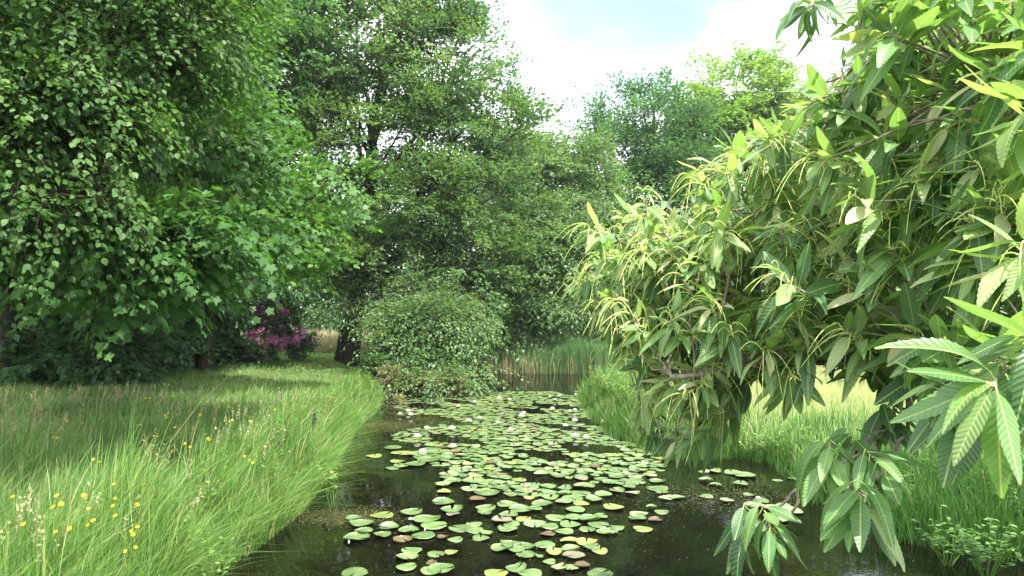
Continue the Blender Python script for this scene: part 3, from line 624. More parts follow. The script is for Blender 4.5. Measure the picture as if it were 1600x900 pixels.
# ------------------------------------------------------------------ lily pads
def pad_mesh(name, mat, seed):
    r = np.random.default_rng(seed); g = Geo(); n = 30; V = [(0, 0, .002)]; notch = R(r.uniform(10, 20))
    an = np.linspace(notch / 2, 2 * math.pi - notch / 2, n)
    wob = 1 + .03 * np.sin(an * 3 + seed) + .02 * np.sin(an * 7 + 2 * seed)
    for q, z in ((.35, .0), (.75, .001), (.96, .001 + r.uniform(0, .006)), (1.0, r.uniform(.0, .012))):
        for k, a in enumerate(an):
            rad = q * (.5) * wob[k]; V.append((rad * math.cos(a) + .04, rad * math.sin(a), z + (.006 * math.sin(a * 2 + seed) if q > .9 else 0)))
    F = [(0, 1 + k, 2 + k) for k in range(n - 1)]
    for q in range(3):
        F += [(1 + q * n + k, 1 + (q + 1) * n + k, 2 + (q + 1) * n + k, 2 + q * n + k) for k in range(n - 1)]
    V = np.array(V); V[:, 2] += .004
    if seed % 10 == 3: V[:, 2] += .14 * np.maximum(0, V[:, 0] - .33) ** 1.3
    if seed % 10 == 4: V[:, 2] += .08 * np.maximum(0, -V[:, 1] - .25) ** 1.2 + .04 * np.maximum(0, V[:, 0] - .3)
    g.add(V, [i for f in F for i in f], [len(f) for f in F], .5, V * [1, 1, 0])
    o = g.build(name, mat); me = o.data; bpy.data.objects.remove(o); return me
def pad_mat(name, c1, c2, c3):
    m = base_mat(name); nt = m.node_tree; N = nt.nodes.new; L = nt.links.new
    oi = N('ShaderNodeObjectInfo'); tc = N('ShaderNodeNewGeometry'); nz = N('ShaderNodeTexNoise'); nz.inputs['Scale'].default_value = 9; nz.inputs['Detail'].default_value = 5
    L(tc.outputs['Position'], nz.inputs['Vector'])
    col = ramp(nt, [(.32, c1), (.55, c2), (.72, c3)], nz.outputs[0])
    lc = N('ShaderNodeAttribute'); lc.attribute_name = 'lc'; gt = N('ShaderNodeTexGradient'); gt.gradient_type = 'RADIAL'; L(lc.outputs['Vector'], gt.inputs[0])
    ml = N('ShaderNodeMath'); ml.operation = 'MULTIPLY'; L(gt.outputs['Fac'], ml.inputs[0]); ml.inputs[1].default_value = 2 * math.pi * 16
    sn = N('ShaderNodeMath'); sn.operation = 'SINE'; L(ml.outputs[0], sn.inputs[0])
    v = N('ShaderNodeMapRange'); L(sn.outputs[0], v.inputs[0]); v.inputs[1].default_value = .8; v.inputs[2].default_value = 1; v.inputs[3].default_value = 0; v.inputs[4].default_value = .25
    mv = N('ShaderNodeMix'); mv.data_type = 'RGBA'; L(v.outputs[0], mv.inputs[0]); L(col, mv.inputs[6]); mv.inputs[7].default_value = (.30, .38, .18, 1)
    hs = N('ShaderNodeHueSaturation'); mr = N('ShaderNodeMapRange'); L(oi.outputs['Random'], mr.inputs[0]); mr.inputs[3].default_value = .75; mr.inputs[4].default_value = 1.2
    L(mr.outputs[0], hs.inputs['Value']); L(mv.outputs[2], hs.inputs['Color'])
    pb = N('ShaderNodeBsdfPrincipled'); pb.inputs['Roughness'].default_value = .36; pb.inputs['Specular IOR Level'].default_value = .45
    L(hs.outputs[0], pb.inputs['Base Color'])
    bp = N('ShaderNodeBump'); bp.inputs['Strength'].default_value = .3; bp.inputs['Distance'].default_value = .004; L(sn.outputs[0], bp.inputs['Height']); L(bp.outputs[0], pb.inputs['Normal'])
    n3 = N('ShaderNodeTexNoise'); n3.inputs['Scale'].default_value = 55; n3.inputs['Detail'].default_value = 3; L(tc.outputs['Position'], n3.inputs['Vector'])
    sr = N('ShaderNodeMapRange'); L(n3.outputs[0], sr.inputs[0]); sr.inputs[1].default_value = .64; sr.inputs[2].default_value = .70; sr.inputs[4].default_value = .7
    sm_ = N('ShaderNodeMix'); sm_.data_type = 'RGBA'; L(sr.outputs[0], sm_.inputs[0]); L(hs.outputs[0], sm_.inputs[6]); sm_.inputs[7].default_value = (.07, .06, .025, 1); L(sm_.outputs[2], pb.inputs['Base Color'])
    o = N('ShaderNodeOutputMaterial'); L(pb.outputs[0], o.inputs[0]); return m
PM = {'g': pad_mat('green_pad', (.06, .115, .035), (.10, .165, .052), (.17, .205, .07)),
      'p': pad_mat('pale_pad', (.11, .16, .07), (.16, .21, .10), (.20, .22, .10)),
      'y': pad_mat('yellow_pad', (.12, .17, .045), (.18, .21, .055), (.28, .27, .06)),
      'r': pad_mat('red_brown_pad', (.06, .045, .018), (.095, .06, .028), (.11, .11, .04)),
      'k': pad_mat('pinkish_pad', (.13, .12, .08), (.17, .155, .11), (.14, .16, .08))}
PMESH = {c: [pad_mesh('lily_pad', PM[c], 10 * k + i) for i in range(5)] for k, c in enumerate('gpyrk')}
near = """150,540,109,g 178,482,102,g 140,460,66,g 255,447,95,y 378,436,95,g 180,515,80,k 262,528,75,g 290,494,85,g 367,510,88,g 433,530,100,g 345,542,85,r
440,462,116,g 470,490,110,g 550,424,90,g 552,440,60,k 518,390,95,g 518,345,60,y 512,315,68,p 540,275,90,p 525,287,60,k 555,302,85,g 620,333,70,p 655,378,72,r 688,417,85,r 688,438,60,g
560,545,65,r 590,497,100,g 645,480,70,g 645,505,80,g 695,518,55,g 670,540,75,g 483,602,72,g 545,602,55,y 385,590,90,g 360,617,95,g 355,665,85,g 465,645,50,r 500,668,110,g 460,680,90,g 145,682,110,g 510,538,50,r
783,504,85,g 760,468,96,k 800,480,70,k 845,460,62,y 895,480,90,p 840,425,100,g 785,398,90,g 890,418,70,g 925,395,90,g 1010,387,68,p 785,447,80,g 755,582,100,g 800,566,90,g 850,574,90,g 815,590,80,r 857,610,82,g
935,568,95,g 947,523,62,r 958,495,75,g 1020,515,80,g 1042,483,85,g 980,450,90,g 1055,455,80,k 1120,462,90,g 1165,447,66,g 1155,482,90,g 1115,505,75,g 1195,512,90,g 1240,498,64,g 1035,550,75,y 978,600,75,y 1060,608,100,k
1045,583,80,g 1110,560,90,y 1165,592,70,y 1130,578,70,g 952,637,55,r 995,670,70,p 1050,665,60,g 1092,655,70,r 730,685,100,y 815,672,90,g 880,690,100,g 1165,685,110,g 915,618,40,r 1225,412,90,y 1065,420,80,r 1300,352,62,k
1240,341,65,g 1180,357,75,g 1290,314,55,g 1290,272,65,k 1240,285,80,g 1240,252,85,g 1350,500,80,y 1327,438,80,p 1325,456,75,k 1395,463,60,r 1380,412,45,g 1420,428,60,g 1410,332,90,g 1425,348,55,g 1440,372,60,p 1490,372,65,g
1405,302,70,g 700,352,110,g 800,355,70,g 830,300,60,y 760,335,70,g 870,338,70,k 960,350,70,g 960,370,75,g 950,325,75,g 870,370,50,y 1050,375,90,g 1090,395,70,y 1145,378,70,g 1080,350,90,g 1020,335,60,g 1100,322,90,g 640,300,90,g 690,305,85,g
300,245,60,g 340,238,70,g 395,232,90,g 450,215,100,g 320,218,60,y 225,195,70,y 305,160,75,g 345,182,90,y 430,200,80,g 470,180,75,g""".split()
pads = []
for ni_, s in enumerate(near):
    a, b, wd, c = s.split(',')
    if c in 'rk' and ni_ % 2: c = 'g'
    px = 500 + float(a) / 2.667; py = 640 + float(b) / 2.667
    q = G(px, py); pads.append((q[0], q[1], float(wd) / 2.667 / FPX * q[1], c))
for s in "760,850,80 700,770,65 650,745,70 790,708,90 850,722,100 828,765,80 870,820,65 930,850,80 655,825,70 1040,870,80 700,700,60 640,700,50 1090,735,60 1010,742,50".split():
    a, b, wd = map(float, s.split(',')); q = G(900 + a / 3.215, 520 + b / 3.215); pads.append((q[0], q[1], wd / 3.215 / FPX * q[1], rng.choice(list('gggp'))))
for s in "1205,795,34 1235,800,40 1215,812,34 1180,790,30".split():
    a, b, wd = map(float, s.split(',')); q = G(a, b); pads.append((q[0], q[1], wd / FPX * q[1], 'p'))
# the carpet farther out
field = [(640, 612, 930), (622, 626, 940), (612, 645, 955), (640, 652, 975), (660, 664, 990), (612, 680, 1000), (625, 700, 1020), (640, 715, 1030), (690, 730, 1040), (735, 750, 1010), (745, 775, 960)]
fy = [f[1] for f in field]
cnt = 0; tries = 0
PX = [list(t[:3]) for t in pads]
while tries < 40000 and cnt < 1300:
    tries += 1
    py = 612 + (775 - 612) * random.random() ** 1.7
    x0 = np.interp(py, fy, [f[0] for f in field]); x1 = np.interp(py, fy, [f[2] for f in field])
    px = random.uniform(x0, x1); q = G(px, py)
    if py > 735 and random.random() < .3: continue
    hole = noise2(q[0], q[1], 1.3, 21)
    if hole < -.36: continue
    if 600 < px < 690 and 648 < py < 668: continue
    dm = random.uniform(.12, .205)
    arr = np.array(PX); dd = np.hypot(arr[:, 0] - q[0], (arr[:, 1] - q[1]))
    if (dd < .37 * (arr[:, 2] + dm)).any(): continue
    PX.append([q[0], q[1], dm])
    pads.append((q[0], q[1], dm, random.choices('gpyrk', [10, 3.0, 1.6, .2, .35])[0])); cnt += 1
pads = [p_ for p_ in pads if sdist(np.array([p_[0]]), np.array([p_[1]]))[0] < -.02]
pads.sort(key=lambda t: -(t[2] ** 2) / t[1] ** 3 * (1 if t[0] < .42 * t[1] else .3))
solo, rest = pads[:300], pads[300:]
cname = {'g': 'green', 'p': 'pale green', 'y': 'yellowing', 'r': 'red-brown', 'k': 'pinkish'}
# zones for the labels
def zone(x, y):
    px = 800 + x / y * FPX
    if px > 1075 and y < 12: return 'by right bank', 1
    col = 0 if px < 660 else 1 if px < 790 else 2 if px < 900 else 3
    cols = ['by left bank', 'left of middle', 'right of middle', 'by the chestnut']
    if y < 6.45: row, k = 'in nearest row', 1
    elif y < 6.95: row, k = 'in second row', 1
    elif y < 7.5: row, k = 'just past the nearest buds', 1
    elif y < 8.3: row, k = 'before the dense carpet', 1
    elif y < 9.2: row, k = 'on the front edge of carpet', 1
    elif y < 10.2: row, k = 'in the front of the crowded carpet', 0
    elif y < 11.6: row, k = 'in the middle of the crowded carpet', 0
    else: row, k = 'in the rear of the crowded carpet', 0
    return row + ' ' + cols[col], k
from collections import defaultdict
Z = defaultdict(list)
for k, p_ in enumerate(solo): Z[(zone(p_[0], p_[1]), p_[3])].append(k)
ordn = ['first', 'second', 'third', 'fourth', 'fifth', 'sixth', 'seventh', 'eighth', 'ninth', 'tenth', 'eleventh', 'twelfth', 'thirteenth', 'fourteenth', 'fifteenth']
lab = {}
for ((zn, near_), c), ids in Z.items():
    ids.sort(key=lambda k: solo[k][0] / solo[k][1])
    if near_:
        for j, k in enumerate(ids):
            if len(ids) == 1: lab[k] = (f'the one {cname[c]} lily pad {zn}', 'scattered lily pads in the open near water')
            else: lab[k] = (f'{ordn[min(j, 14)]} {cname[c]} lily pad from left {zn}', 'scattered lily pads in the open near water')
    else:
        for k in ids: lab[k] = (f'{cname[c]} lily pad {zn}', f'{cname[c]} lily pads {zn}')
for k, (x, y, dm, c) in enumerate(solo):
    o = bpy.data.objects.new('lily_pad', PMESH[c][k % 5]); C.objects.link(o)
    o.location = (x, y, .002 + .0045 * (k % 7) * .6); o.scale = (dm, dm * random.uniform(.9, 1.05), 1)
    o.rotation_euler = (R(random.gauss(0, .8)), R(random.gauss(0, .8)), random.uniform(0, 6.28))
    zn, gr = lab[k]; tag(o, zn, 'lily pad', gr)
g = Geo()
if rest:
    for c_i, c in enumerate('gpyrk'):
        rs = [r_ for r_ in rest if r_[3] == c]
        if not rs: continue
        me = PMESH[c][0]; v = np.empty(len(me.vertices) * 3); me.vertices.foreach_get('co', v); v = v.reshape(-1, 3)
        lp = np.empty(len(me.loops), int); me.loops.foreach_get('vertex_index', lp); ls = np.empty(len(me.polygons), int); me.polygons.foreach_get('loop_total', ls)
        q = np.array([(a, b, .003 + .003 * random.random()) for a, b, *_ in rs]); an = rng.uniform(0, 6.28, len(rs))
        inst(g, (v * [1, 1, .3], list(lp), list(ls)), q, np.column_stack([np.cos(an), np.sin(an), 0 * an]), np.tile([0., 0, 1], (len(rs), 1)) + rng.normal(0, .01, (len(rs), 3)), np.array([r_[2] for r_ in rs]), rng.random(len(rs)), c_i)
    tag(g.build('lily_pads', [PM[c] for c in 'gpyrk']), 'far carpet of crowded lily pads towards the reeds', 'lily pads', kind='stuff')
# water lily flowers
PET = mkproto([(0, 0, 0), (.2, .35, .04), (.17, .75, .1), (0, 1, .2), (-.17, .75, .1), (-.2, .35, .04), (0, .5, -.02)], [(0, 1, 2, 6), (6, 2, 3), (6, 3, 4), (0, 6, 4, 5)])
def flower_parts(root, s, bud=False):
    g = Geo(); r = rng
    for ring, (nn_, el, sc) in enumerate([(8, .18, 1), (8, .6, .9), (6, 1.0, .75)] if not bud else [(6, 1.35, 1.0), (5, 1.45, .9)]):
        an = np.arange(nn_) / nn_ * 6.283 + ring * .4; d = np.column_stack([np.cos(an) * math.cos(el), np.sin(an) * math.cos(el), np.full(nn_, math.sin(el))])
        inst(g, PET, np.tile([0, 0, .012], (nn_, 1)) + d * .01, d, np.tile([0., 0, 1], (nn_, 1)) * .8 - d * .2 + (np.column_stack([-np.cos(an), -np.sin(an), 0 * an]) if bud else 0), np.full(nn_, s * sc * .6), r.random(nn_))
    g.build('petals', M['white_petal'], root)
    if not bud:
        g = Geo(); an = rng.uniform(0, 6.28, 14); d = np.column_stack([np.cos(an) * .35, np.sin(an) * .35, np.ones(14)])
        prisms(g, np.tile([0, 0, .01], (14, 1)), np.array([0, 0, .01]) + d * s * .25, .003, .002, .5); g.build('stamens', M['yellow_petal'], root)
fl = [(x / 6.667 + 560, y / 6.667 + 590, sz) for x, y, sz in [(1160, 190, 34), (1210, 265, 34), (1042, 312, 38), (520, 362, 40), (548, 405, 40), (435, 388, 30), (1152, 468, 42), (1268, 438, 36), (1455, 485, 36), (715, 548, 42), (978, 550, 46), (617, 637, 50), (985, 742, 44), (670, 800, 46), (742, 203, 22), (1470, 225, 40), (1575, 240, 36), (530, 200, 28)]]
fl += [(x / 6.667 + 780, y / 6.667 + 590, sz) for x, y, sz in [(800, 185, 32), (625, 198, 34), (530, 208, 28), (580, 240, 28), (555, 340, 42), (788, 352, 36), (740, 360, 30), (258, 382, 34), (235, 420, 50), (790, 466, 44), (1080, 475, 36), (690, 520, 36), (797, 630, 46), (908, 645, 40), (120, 565, 40)]]
fl += [(602, 824, 60), (642, 813, 44), (1185, 780, 46), (1104, 738, 60)]
buds = [(545, 852), (829, 771), (858, 727), (664, 832), (568, 0)][:4]
fproto = thing('water_lily_flower', 'x', 'flower', (0, 0, 0)); flower_parts(fproto, .07)
bproto = thing('water_lily_bud', 'x', 'flower bud', (0, 0, 0)); flower_parts(bproto, .06, True)
def copy_tree(o, loc, sc, rz):
    c = o.copy(); C.objects.link(c); c.location = loc; c.scale = (sc, sc, sc); c.rotation_euler = (0, 0, rz)
    for ch in o.children:
        d = ch.copy(); C.objects.link(d); d.parent = c
    return c
def dist_word(py): return 'far' if py < 630 else 'middle' if py < 665 else 'nearer'
fl.sort(key=lambda t: (t[1], t[0]))
bands = [(0, 626, 'water lily flower among the farthest pads'), (626, 645, 'water lily flower level with the brown leaf reflections'),
         (645, 668, 'water lily flower in the middle carpet'), (668, 730, 'water lily flower in the near half of the carpet')]
first = True
for a, b, tx in bands:
    ids = sorted([f for f in fl if a <= f[1] < b])
    for j, (px, py, sz) in enumerate(ids):
        q = G(px, py + 2); o = fproto if first else copy_tree(fproto, (0, 0, 0), 1, 0); first = False
        o.location = (q[0], q[1], .035); o.scale = (1.15 * sz / 36,) * 3; o.rotation_euler = (0, 0, random.uniform(0, 6))
        tag(o, tx + ', ' + ordn[min(j, 14)] + ' from the left', 'flower', 'white water lily flowers')
for px, py, sz, tx in [(602, 826, 34, 'white water lily flower in the near pads closest to the left bank'), (642, 815, 26, 'small white water lily flower right of the nearest open one'),
                       (1185, 782, 30, 'white water lily flower by the right bank sedges beside pale pads'), (1104, 740, 36, 'white water lily flower under the hanging chestnut leaves')]:
    q = G(px, py); o = copy_tree(fproto, (q[0], q[1], .012), sz / 36 * .9, 1.0); tag(o, tx, 'flower', 'white water lily flowers')
for k, ((px, py), tx) in enumerate(zip(buds, ['pale closed bud in front of the leftmost near lily pad', 'small white bud standing alone in mid channel', 'cream bud poking up at the front of the carpet', 'half open bud on the near pads right of the small flower'])):
    q = G(px, py + 3); o = bproto if k == 0 else copy_tree(bproto, (0, 0, 0), 1, 0)
    o.location = (q[0], q[1], .01); tag(o, tx, 'flower bud', 'water lily buds')
# submerged and floating algae by the left bank
def algae(name, label, px0, py0, rx, ry, n, seed, cmat):
    r = np.random.default_rng(seed); c = G(px0, py0); g = Geo()
    p = np.column_stack([c[0] + r.normal(0, rx, n), c[1] + r.normal(0, ry, n), r.uniform(.001, .012, n)])
    inst(g, RHOMB, p, np.column_stack([r.normal(0, 1, (n, 2)), r.normal(0, .08, n)]), np.column_stack([r.normal(0, .25, (n, 2)), np.ones(n)]), r.uniform(.006, .024, n), r.random(n))
    tag(g.build(name, cmat, smooth=False), label, 'pond weed', kind='stuff')
M['algae'] = leaf_mat('algae', [(0, (.03, .036, .010)), (.6, (.065, .07, .022)), (1, (.11, .095, .035))], rough=.5, tfac=.1)
algae('floating_weed', 'olive scum of floating weed beside the near left bank', 545, 808, .30, .16, 5200, 1, M['algae'])
algae('floating_weed', 'golden brown floating weed off the left bank in mid distance', 590, 666, .45, .3, 9000, 2, M['algae'])
algae('floating_weed', 'brown floating weed by the right bank below the chestnut tip', 1120, 775, .5, .35, 2600, 3, M['algae'])

algae('floating_debris', 'scattered specks of debris floating between the lily pads', 860, 790, 1.3, 1.6, 1600, 4, M['algae'])

# ------------------------------------------------------------------ buttercups
def buttercup(x, y, h, seed):
    r = np.random.default_rng(seed); z = float(hgt(x, y)); root = thing('buttercup', 'x', 'flower', (x, y, z))
    g = Geo(); tip = np.array([r.normal(.04, .04), r.normal(0, .04), h]); tube(g, curve(np.zeros(3), tip, 4, bend=(.02, 0, 0)), .0018, 3); g.build('stem', M['sedge'], root)
    g = Geo(); an = np.arange(6) / 6 * 6.283; tl = np.array([r.normal(0, .3), -.45 + r.normal(0, .2), .8]); tl = nrm(tl)
    a = nrm(np.cross(tl, [0, 1, .1])); b = np.cross(tl, a)
    d = np.cos(an)[:, None] * a + np.sin(an)[:, None] * b + tl * .35
    s = r.uniform(.012, .017); PB = mkproto([(0, 0, 0), (.45, .5, 0), (.35, 1, .1), (-.35, 1, .1), (-.45, .5, 0)], [(0, 1, 2, 3, 4)])
    inst(g, PB, np.tile(tip, (6, 1)), d, np.tile(tl, (6, 1)), np.full(6, s), r.random(6)); g.build('flower', M['yellow_petal'], root, smooth=False)
    return root
bc = []
cs = 560 / 1482
for s in "28,585 235,600 205,682 220,625 237,620 250,660 320,582 313,597 326,605 347,625 340,628 385,430 395,440 445,527 475,545 477,553 512,580 537,583 540,578 487,625 545,533 535,535 573,540 595,478 693,532 633,610 658,643 855,558 850,562 945,525 957,468 942,470 893,440 872,632 797,740 768,348 769,360 808,335 828,322 848,332 850,340 743,292 588,282 565,282 607,323 630,322 222,356 188,360 278,278 672,258 682,245 684,240 827,190 829,255 838,245 795,248 910,212 925,210 935,208 945,207 958,203 933,268 948,266 1030,343 1000,345 1000,356 1056,260 1105,198 1120,215 605,167 620,168 732,160 0,720 525,605 648,672 458,580".split(): 
    a, b = map(float, s.split(',')); px, py = a * cs, 560 + b * cs
    q = G(px, py, .40 + .5)   # flower height above the ground
    hh = .5
    bc.append((px, py, q[0], q[1], hh))
for k, (px, py, x, y, hh) in enumerate(bc):
    if sdist(np.array([x]), np.array([y]))[0] < .1: continue
    o = buttercup(x, y, hh + .02, 500 + k)
    zn = 'in the front corner of the left meadow' if py > 770 and px < 150 else 'beside the leafy bramble on the near left bank' if py > 740 else 'halfway up the left meadow' if py > 660 else 'in the far part of the left meadow'
    tag(o, 'yellow buttercup ' + zn, 'flower', 'buttercups ' + zn)

# ------------------------------------------------------------------ bank weeds
def weed(name, label, cat, x, y, h, nst, mat, proto, ls, seed, spread=.25, group=None, rlo=0., rhi=.8, z=None, nl=12):
    r = np.random.default_rng(seed); z = float(max(hgt(x, y), 0)) if z is None else z; root = thing(name, label, cat, (x, y, z), group)
    gs = Geo(); gl = Geo()
    for s in range(nst):
        an = r.uniform(0, 6.28); tip = np.array([math.cos(an) * spread * r.uniform(.3, 1), math.sin(an) * spread * r.uniform(.3, 1), h * r.uniform(.65, 1.1)])
        b0 = np.array([math.cos(an) * .03, math.sin(an) * .03, 0]); cv = curve(b0, tip, 6, bend=(0, 0, h * .08), jit=.01, r=r); tube(gs, cv, np.linspace(.004, .0015, 6), 4)
        t = r.uniform(.3, 1.0, nl); p = np.stack([np.interp(t, np.linspace(0, 1, 6), cv[:, c]) for c in range(3)], 1)
        a2 = r.uniform(0, 6.28, nl); d = np.column_stack([np.cos(a2), np.sin(a2), r.uniform(-.2, .5, nl)])
        inst(gl, proto, p, d, np.tile([0., 0, 1], (nl, 1)) + r.normal(0, .25, (nl, 3)), ls * r.uniform(.6, 1.2, nl), r.uniform(rlo, rhi, nl))
    gs.build('stem', M['sedge'], root); gl.build('leaves', M[mat], root, smooth=False)
wl = [(330, 800, .68, 8, OVAL, .055, 'leafy bramble with pale green leaves on the near left bank', 0, .8), (180, 880, .6, 7, OVAL, .06, 'bramble with reddish young leaves at the bottom of the left meadow', .6, 1.0),
      (110, 890, .55, 6, OVAL, .06, 'low yellow-green weed in the front corner of the left meadow', .3, .9), (520, 700, .5, 7, ROUND, .05, 'pale leafy weed at the edge of the left bank', .4, .85),
      (470, 690, .55, 6, OVAL, .05, 'upright light green weed halfway along the left bank', .2, .8), (380, 700, .6, 5, OVAL, .05, 'green weed in the middle of the left meadow', .1, .7), (250, 790, .6, 5, OVAL, .05, 'leafy weed among the buttercups', .2, .7)]
for k, (px, py, h, ns, pr, ls, lb_, a, b) in enumerate(wl):
    q = G(px, py, .42 + h * .5); weed('bramble_plant' if 'bramble' in lb_ else 'leafy_weed', lb_, 'plant', q[0], q[1], h, ns, 'weed_leaf', pr, ls, 800 + k, .22, None, a, b)
for k in range(12):
    yy = 5.6 + k * .95; row = poly[(poly[:, 0] < 0) & (poly[:, 1] > 4)]; xe = np.interp(yy, row[:8, 1], row[:8, 0])
    weed('leafy_weed', ordn[k] + ' leafy weed from the viewer along the edge of the left bank', 'plant', xe - rng.uniform(.1, .5), yy, rng.uniform(.45, .7), int(rng.integers(5, 10)), 'weed_leaf', [OVAL, ROUND][k % 2], rng.uniform(.035, .06), 870 + k, .22, 'leafy weeds along the left bank', 0, .95)
q = G(485, 680, .6); 
# dark dock seed plume
x, y = q[0], q[1]; z = float(hgt(x, y)); root = thing('dock_plant', 'dark grey-brown dock seed plume standing in the left bank grass', 'plant', (x, y, z))
g = Geo(); cv = curve(np.zeros(3), np.array([.05, 0, .82]), 7); tube(g, cv, .004, 4); g.build('stem', M['bark'], root)
g = Geo(); t = rng.uniform(.6, 1, 160); p = np.column_stack([.05 * t + rng.normal(0, .016, 160), rng.normal(0, .016, 160), .82 * t])
inst(g, OVAL, p, rng.normal(0, 1, p.shape), rng.normal(0, 1, p.shape), rng.uniform(.018, .03, 160), rng.random(160) * .3)
M['dock_seed'] = leaf_mat('dock_seed', [(0, (.05, .045, .035)), (1, (.10, .08, .06))], tfac=.1); g.build('seed_head', M['dock_seed'], root)
# leafy plants of the right bank
rb = [(935, 620, 15.5, .75, 'willowherb'), (955, 640, 14.2, .8, 'willowherb'), (925, 600, 17, .7, 'willowherb'), (975, 655, 13, .8, 'willowherb'), (1180, 690, 10.6, .5, 'x'), (1240, 690, 10.4, .5, 'x'), (1330, 730, 8.8, .5, 'x')]
txt = ['bushy yellow-green willowherb closest to the far reeds', 'bushy yellow-green willowherb on the bend of the right bank', 'small willowherb at the water end of the right bank', 'bushy willowherb half behind the chestnut tip', 'leafy weed below the hanging chestnut branch', 'leafy weed between the chestnut and the meadow', 'leafy weed behind the shaded chestnut sprig']
for k, ((px, py, Yw, h, kk), tx) in enumerate(zip(rb, txt)):
    q = P(px, py, Yw); weed('willowherb_plant' if kk == 'willowherb' else 'leafy_weed', tx, 'plant', q[0] + (.25 if kk == 'willowherb' else 0), q[1], h, 34 if kk == 'willowherb' else 14, 'weed_leaf', OVAL, .055, 830 + k, .42, None, .3, .8, nl=16)
shade = [(1500, 780, 'low nettle patch behind the tall sedges on the right bank'), (1400, 770, 'low leafy plant beside the dark water on the right bank'), (1560, 740, 'broad leafy plant at the right edge above the dark water'),
         (1480, 830, 'small wet-footed herb on the right bank just above the dark water'), (1540, 850, 'pale green herb rising out of the dark water at the right'), (1590, 800, 'dark leafy herb at the right edge of the bank')]
for k, (px, py, tx) in enumerate(shade):
    q = G(px, py, .3); weed('leafy_weed', tx, 'plant', q[0], q[1], .42, 16, 'weed_leaf', OVAL, .06, 850 + k, .35, None, 0, .6, nl=13)

# ------------------------------------------------------------------ sweet chestnut on the right
def chestnut_proto(bend, fold, wid=.165, curl=0.):
    nT = 14; V = []; F = []
    def zf(x, y): return -bend * y * y + fold * abs(x) + curl * math.sin(y * 5.5 + 1) * x
    prof = lambda y: .87 * wid * (math.sin(math.pi * min(1, y ** .8)) ** .75) if 0 < y < 1 else 0
    mid = []; 
    for k in range(nT + 1):
        y = k / nT; mid.append(len(V)); V.append((0, y, zf(0, y)))
    for s in (1, -1):
        tipi = []; noti = []
        for k in range(nT):
            y0 = (k + .1) / nT; y1 = (k + .95) / nT
            noti.append(len(V)); xx = prof(y0) * .94 + .002; V.append((s * xx, y0 + .012, zf(xx, y0)))
            tipi.append(len(V)); xx = prof(min(y1, .97)) * 1.06; V.append((s * xx, min(y1 + .018, .99), zf(xx, y1)))
        for k in range(nT):
            f = [mid[k], noti[k], tipi[k], mid[k + 1]] ; F.append(f if s > 0 else f[::-1])
            if k < nT - 1:
                f = [mid[k + 1], tipi[k], noti[k + 1]]; F.append(f if s > 0 else f[::-1])
    return mkproto(V, F)
CP = [chestnut_proto(*q) for q in ((.06, .10, .17, .2), (.18, .20, .15, .0), (.32, .12, .19, -.25), (.5, .22, .165, .3), (.12, .05, .205, .1), (.7, .3, .16, -.2), (-.08, .25, .18, .15))]

cr_ = np.random.default_rng(5)
cb = np.array([3.9, 4.2, float(hgt(3.9, 8.2)) - .05])
# the tree stands outside the frame to the right, on its own bit of bank
cbx = (5.4, 4.6); croot = thing('chestnut_tree', 'sweet chestnut with large toothed leaves and yellow catkins filling the right side', 'tree', (cbx[0], cbx[1], -.05))
corg = np.array([cbx[0], cbx[1], -.05])
nodes = []; nrad = []
g = Geo()
tp = np.array([[5.4, 4.6, -.5], [5.4, 4.6, .3], [5.2, 4.6, 1.5], [5.05, 4.5, 2.8], [4.9, 4.5, 4.5], [4.9, 4.6, 7]])
tube(g, tp, [.28, .2, .17, .15, .12, .07], 14); g.build('trunk', M['bark'], croot, corg)
def limb(pts, r0, r1, k=16):
    pts = np.array(pts, float); t = np.linspace(0, 1, len(pts)); q = np.linspace(0, 1, k); 
    cv = np.stack([np.interp(q, t, pts[:, c]) for c in range(3)], 1)
    cv[1:-1] = (cv[:-2] + cv[1:-1] * 2 + cv[2:]) / 4; cv[1:-1] += cr_.normal(0, .012, (k - 2, 3))
    rad = np.linspace(r0, r1, k); g = Geo(); tube(g, cv, rad, 8); g.build('branch', M['pale_bark'], croot, corg, label=None)
    nodes.append(cv); nrad.append(rad)
limb([tp[3], P(1750, 330, 4.0), P(1500, 330, 3.6), P(1300, 350, 3.4), P(1150, 370, 3.3), P(1010, 400, 3.2)], .07, .010)
limb([tp[2], P(1700, 520, 3.7), P(1440, 570, 2.9), P(1200, 560, 2.9), P(1050, 590, 2.8)], .05, .008)
limb([P(1300, 350, 3.4), P(1180, 420, 3.3), P(1060, 440, 3.3), P(920, 470, 3.3)], .022, .006)
limb([tp[3], P(1700, 200, 3.6), P(1450, 180, 3.4), P(1280, 200, 3.3), P(1150, 260, 3.2)], .06, .008)
limb([tp[4], P(1750, 60, 3.6), P(1600, 60, 3.2), P(1480, 90, 3.0), P(1340, 100, 2.9)], .05, .01)
limb([P(1590, 200, 3.2), P(1430, 100, 3.0), P(1395, 10, 2.9), P(1370, -90, 2.8)], .035, .022)
limb([P(1440, 570, 2.9), P(1420, 640, 2.6), P(1350, 720, 2.4)], .014, .006)
limb([P(1350, 690, 2.4), P(1290, 722, 2.35), P(1245, 765, 2.3)], .006, .0035)
limb([P(1420, 640, 2.6), P(1405, 690, 2.4), P(1375, 745, 2.1), P(1350, 775, 1.98)], .007, .003)
limb([tp[2], P(1700, 560, 2.9), P(1560, 530, 2.5), P(1470, 570, 2.3)], .018, .006)
limb([P(1700, 560, 2.9), P(1640, 580, 2.3), P(1580, 590, 1.8)], .010, .004)
limb([P(1750, 330, 4.0), P(1720, 350, 2.6), P(1640, 370, 2.0)], .012, .005)
limb([P(1500, 330, 3.6), P(1440, 400, 3.4), P(1420, 500, 3.3)], .02, .008)
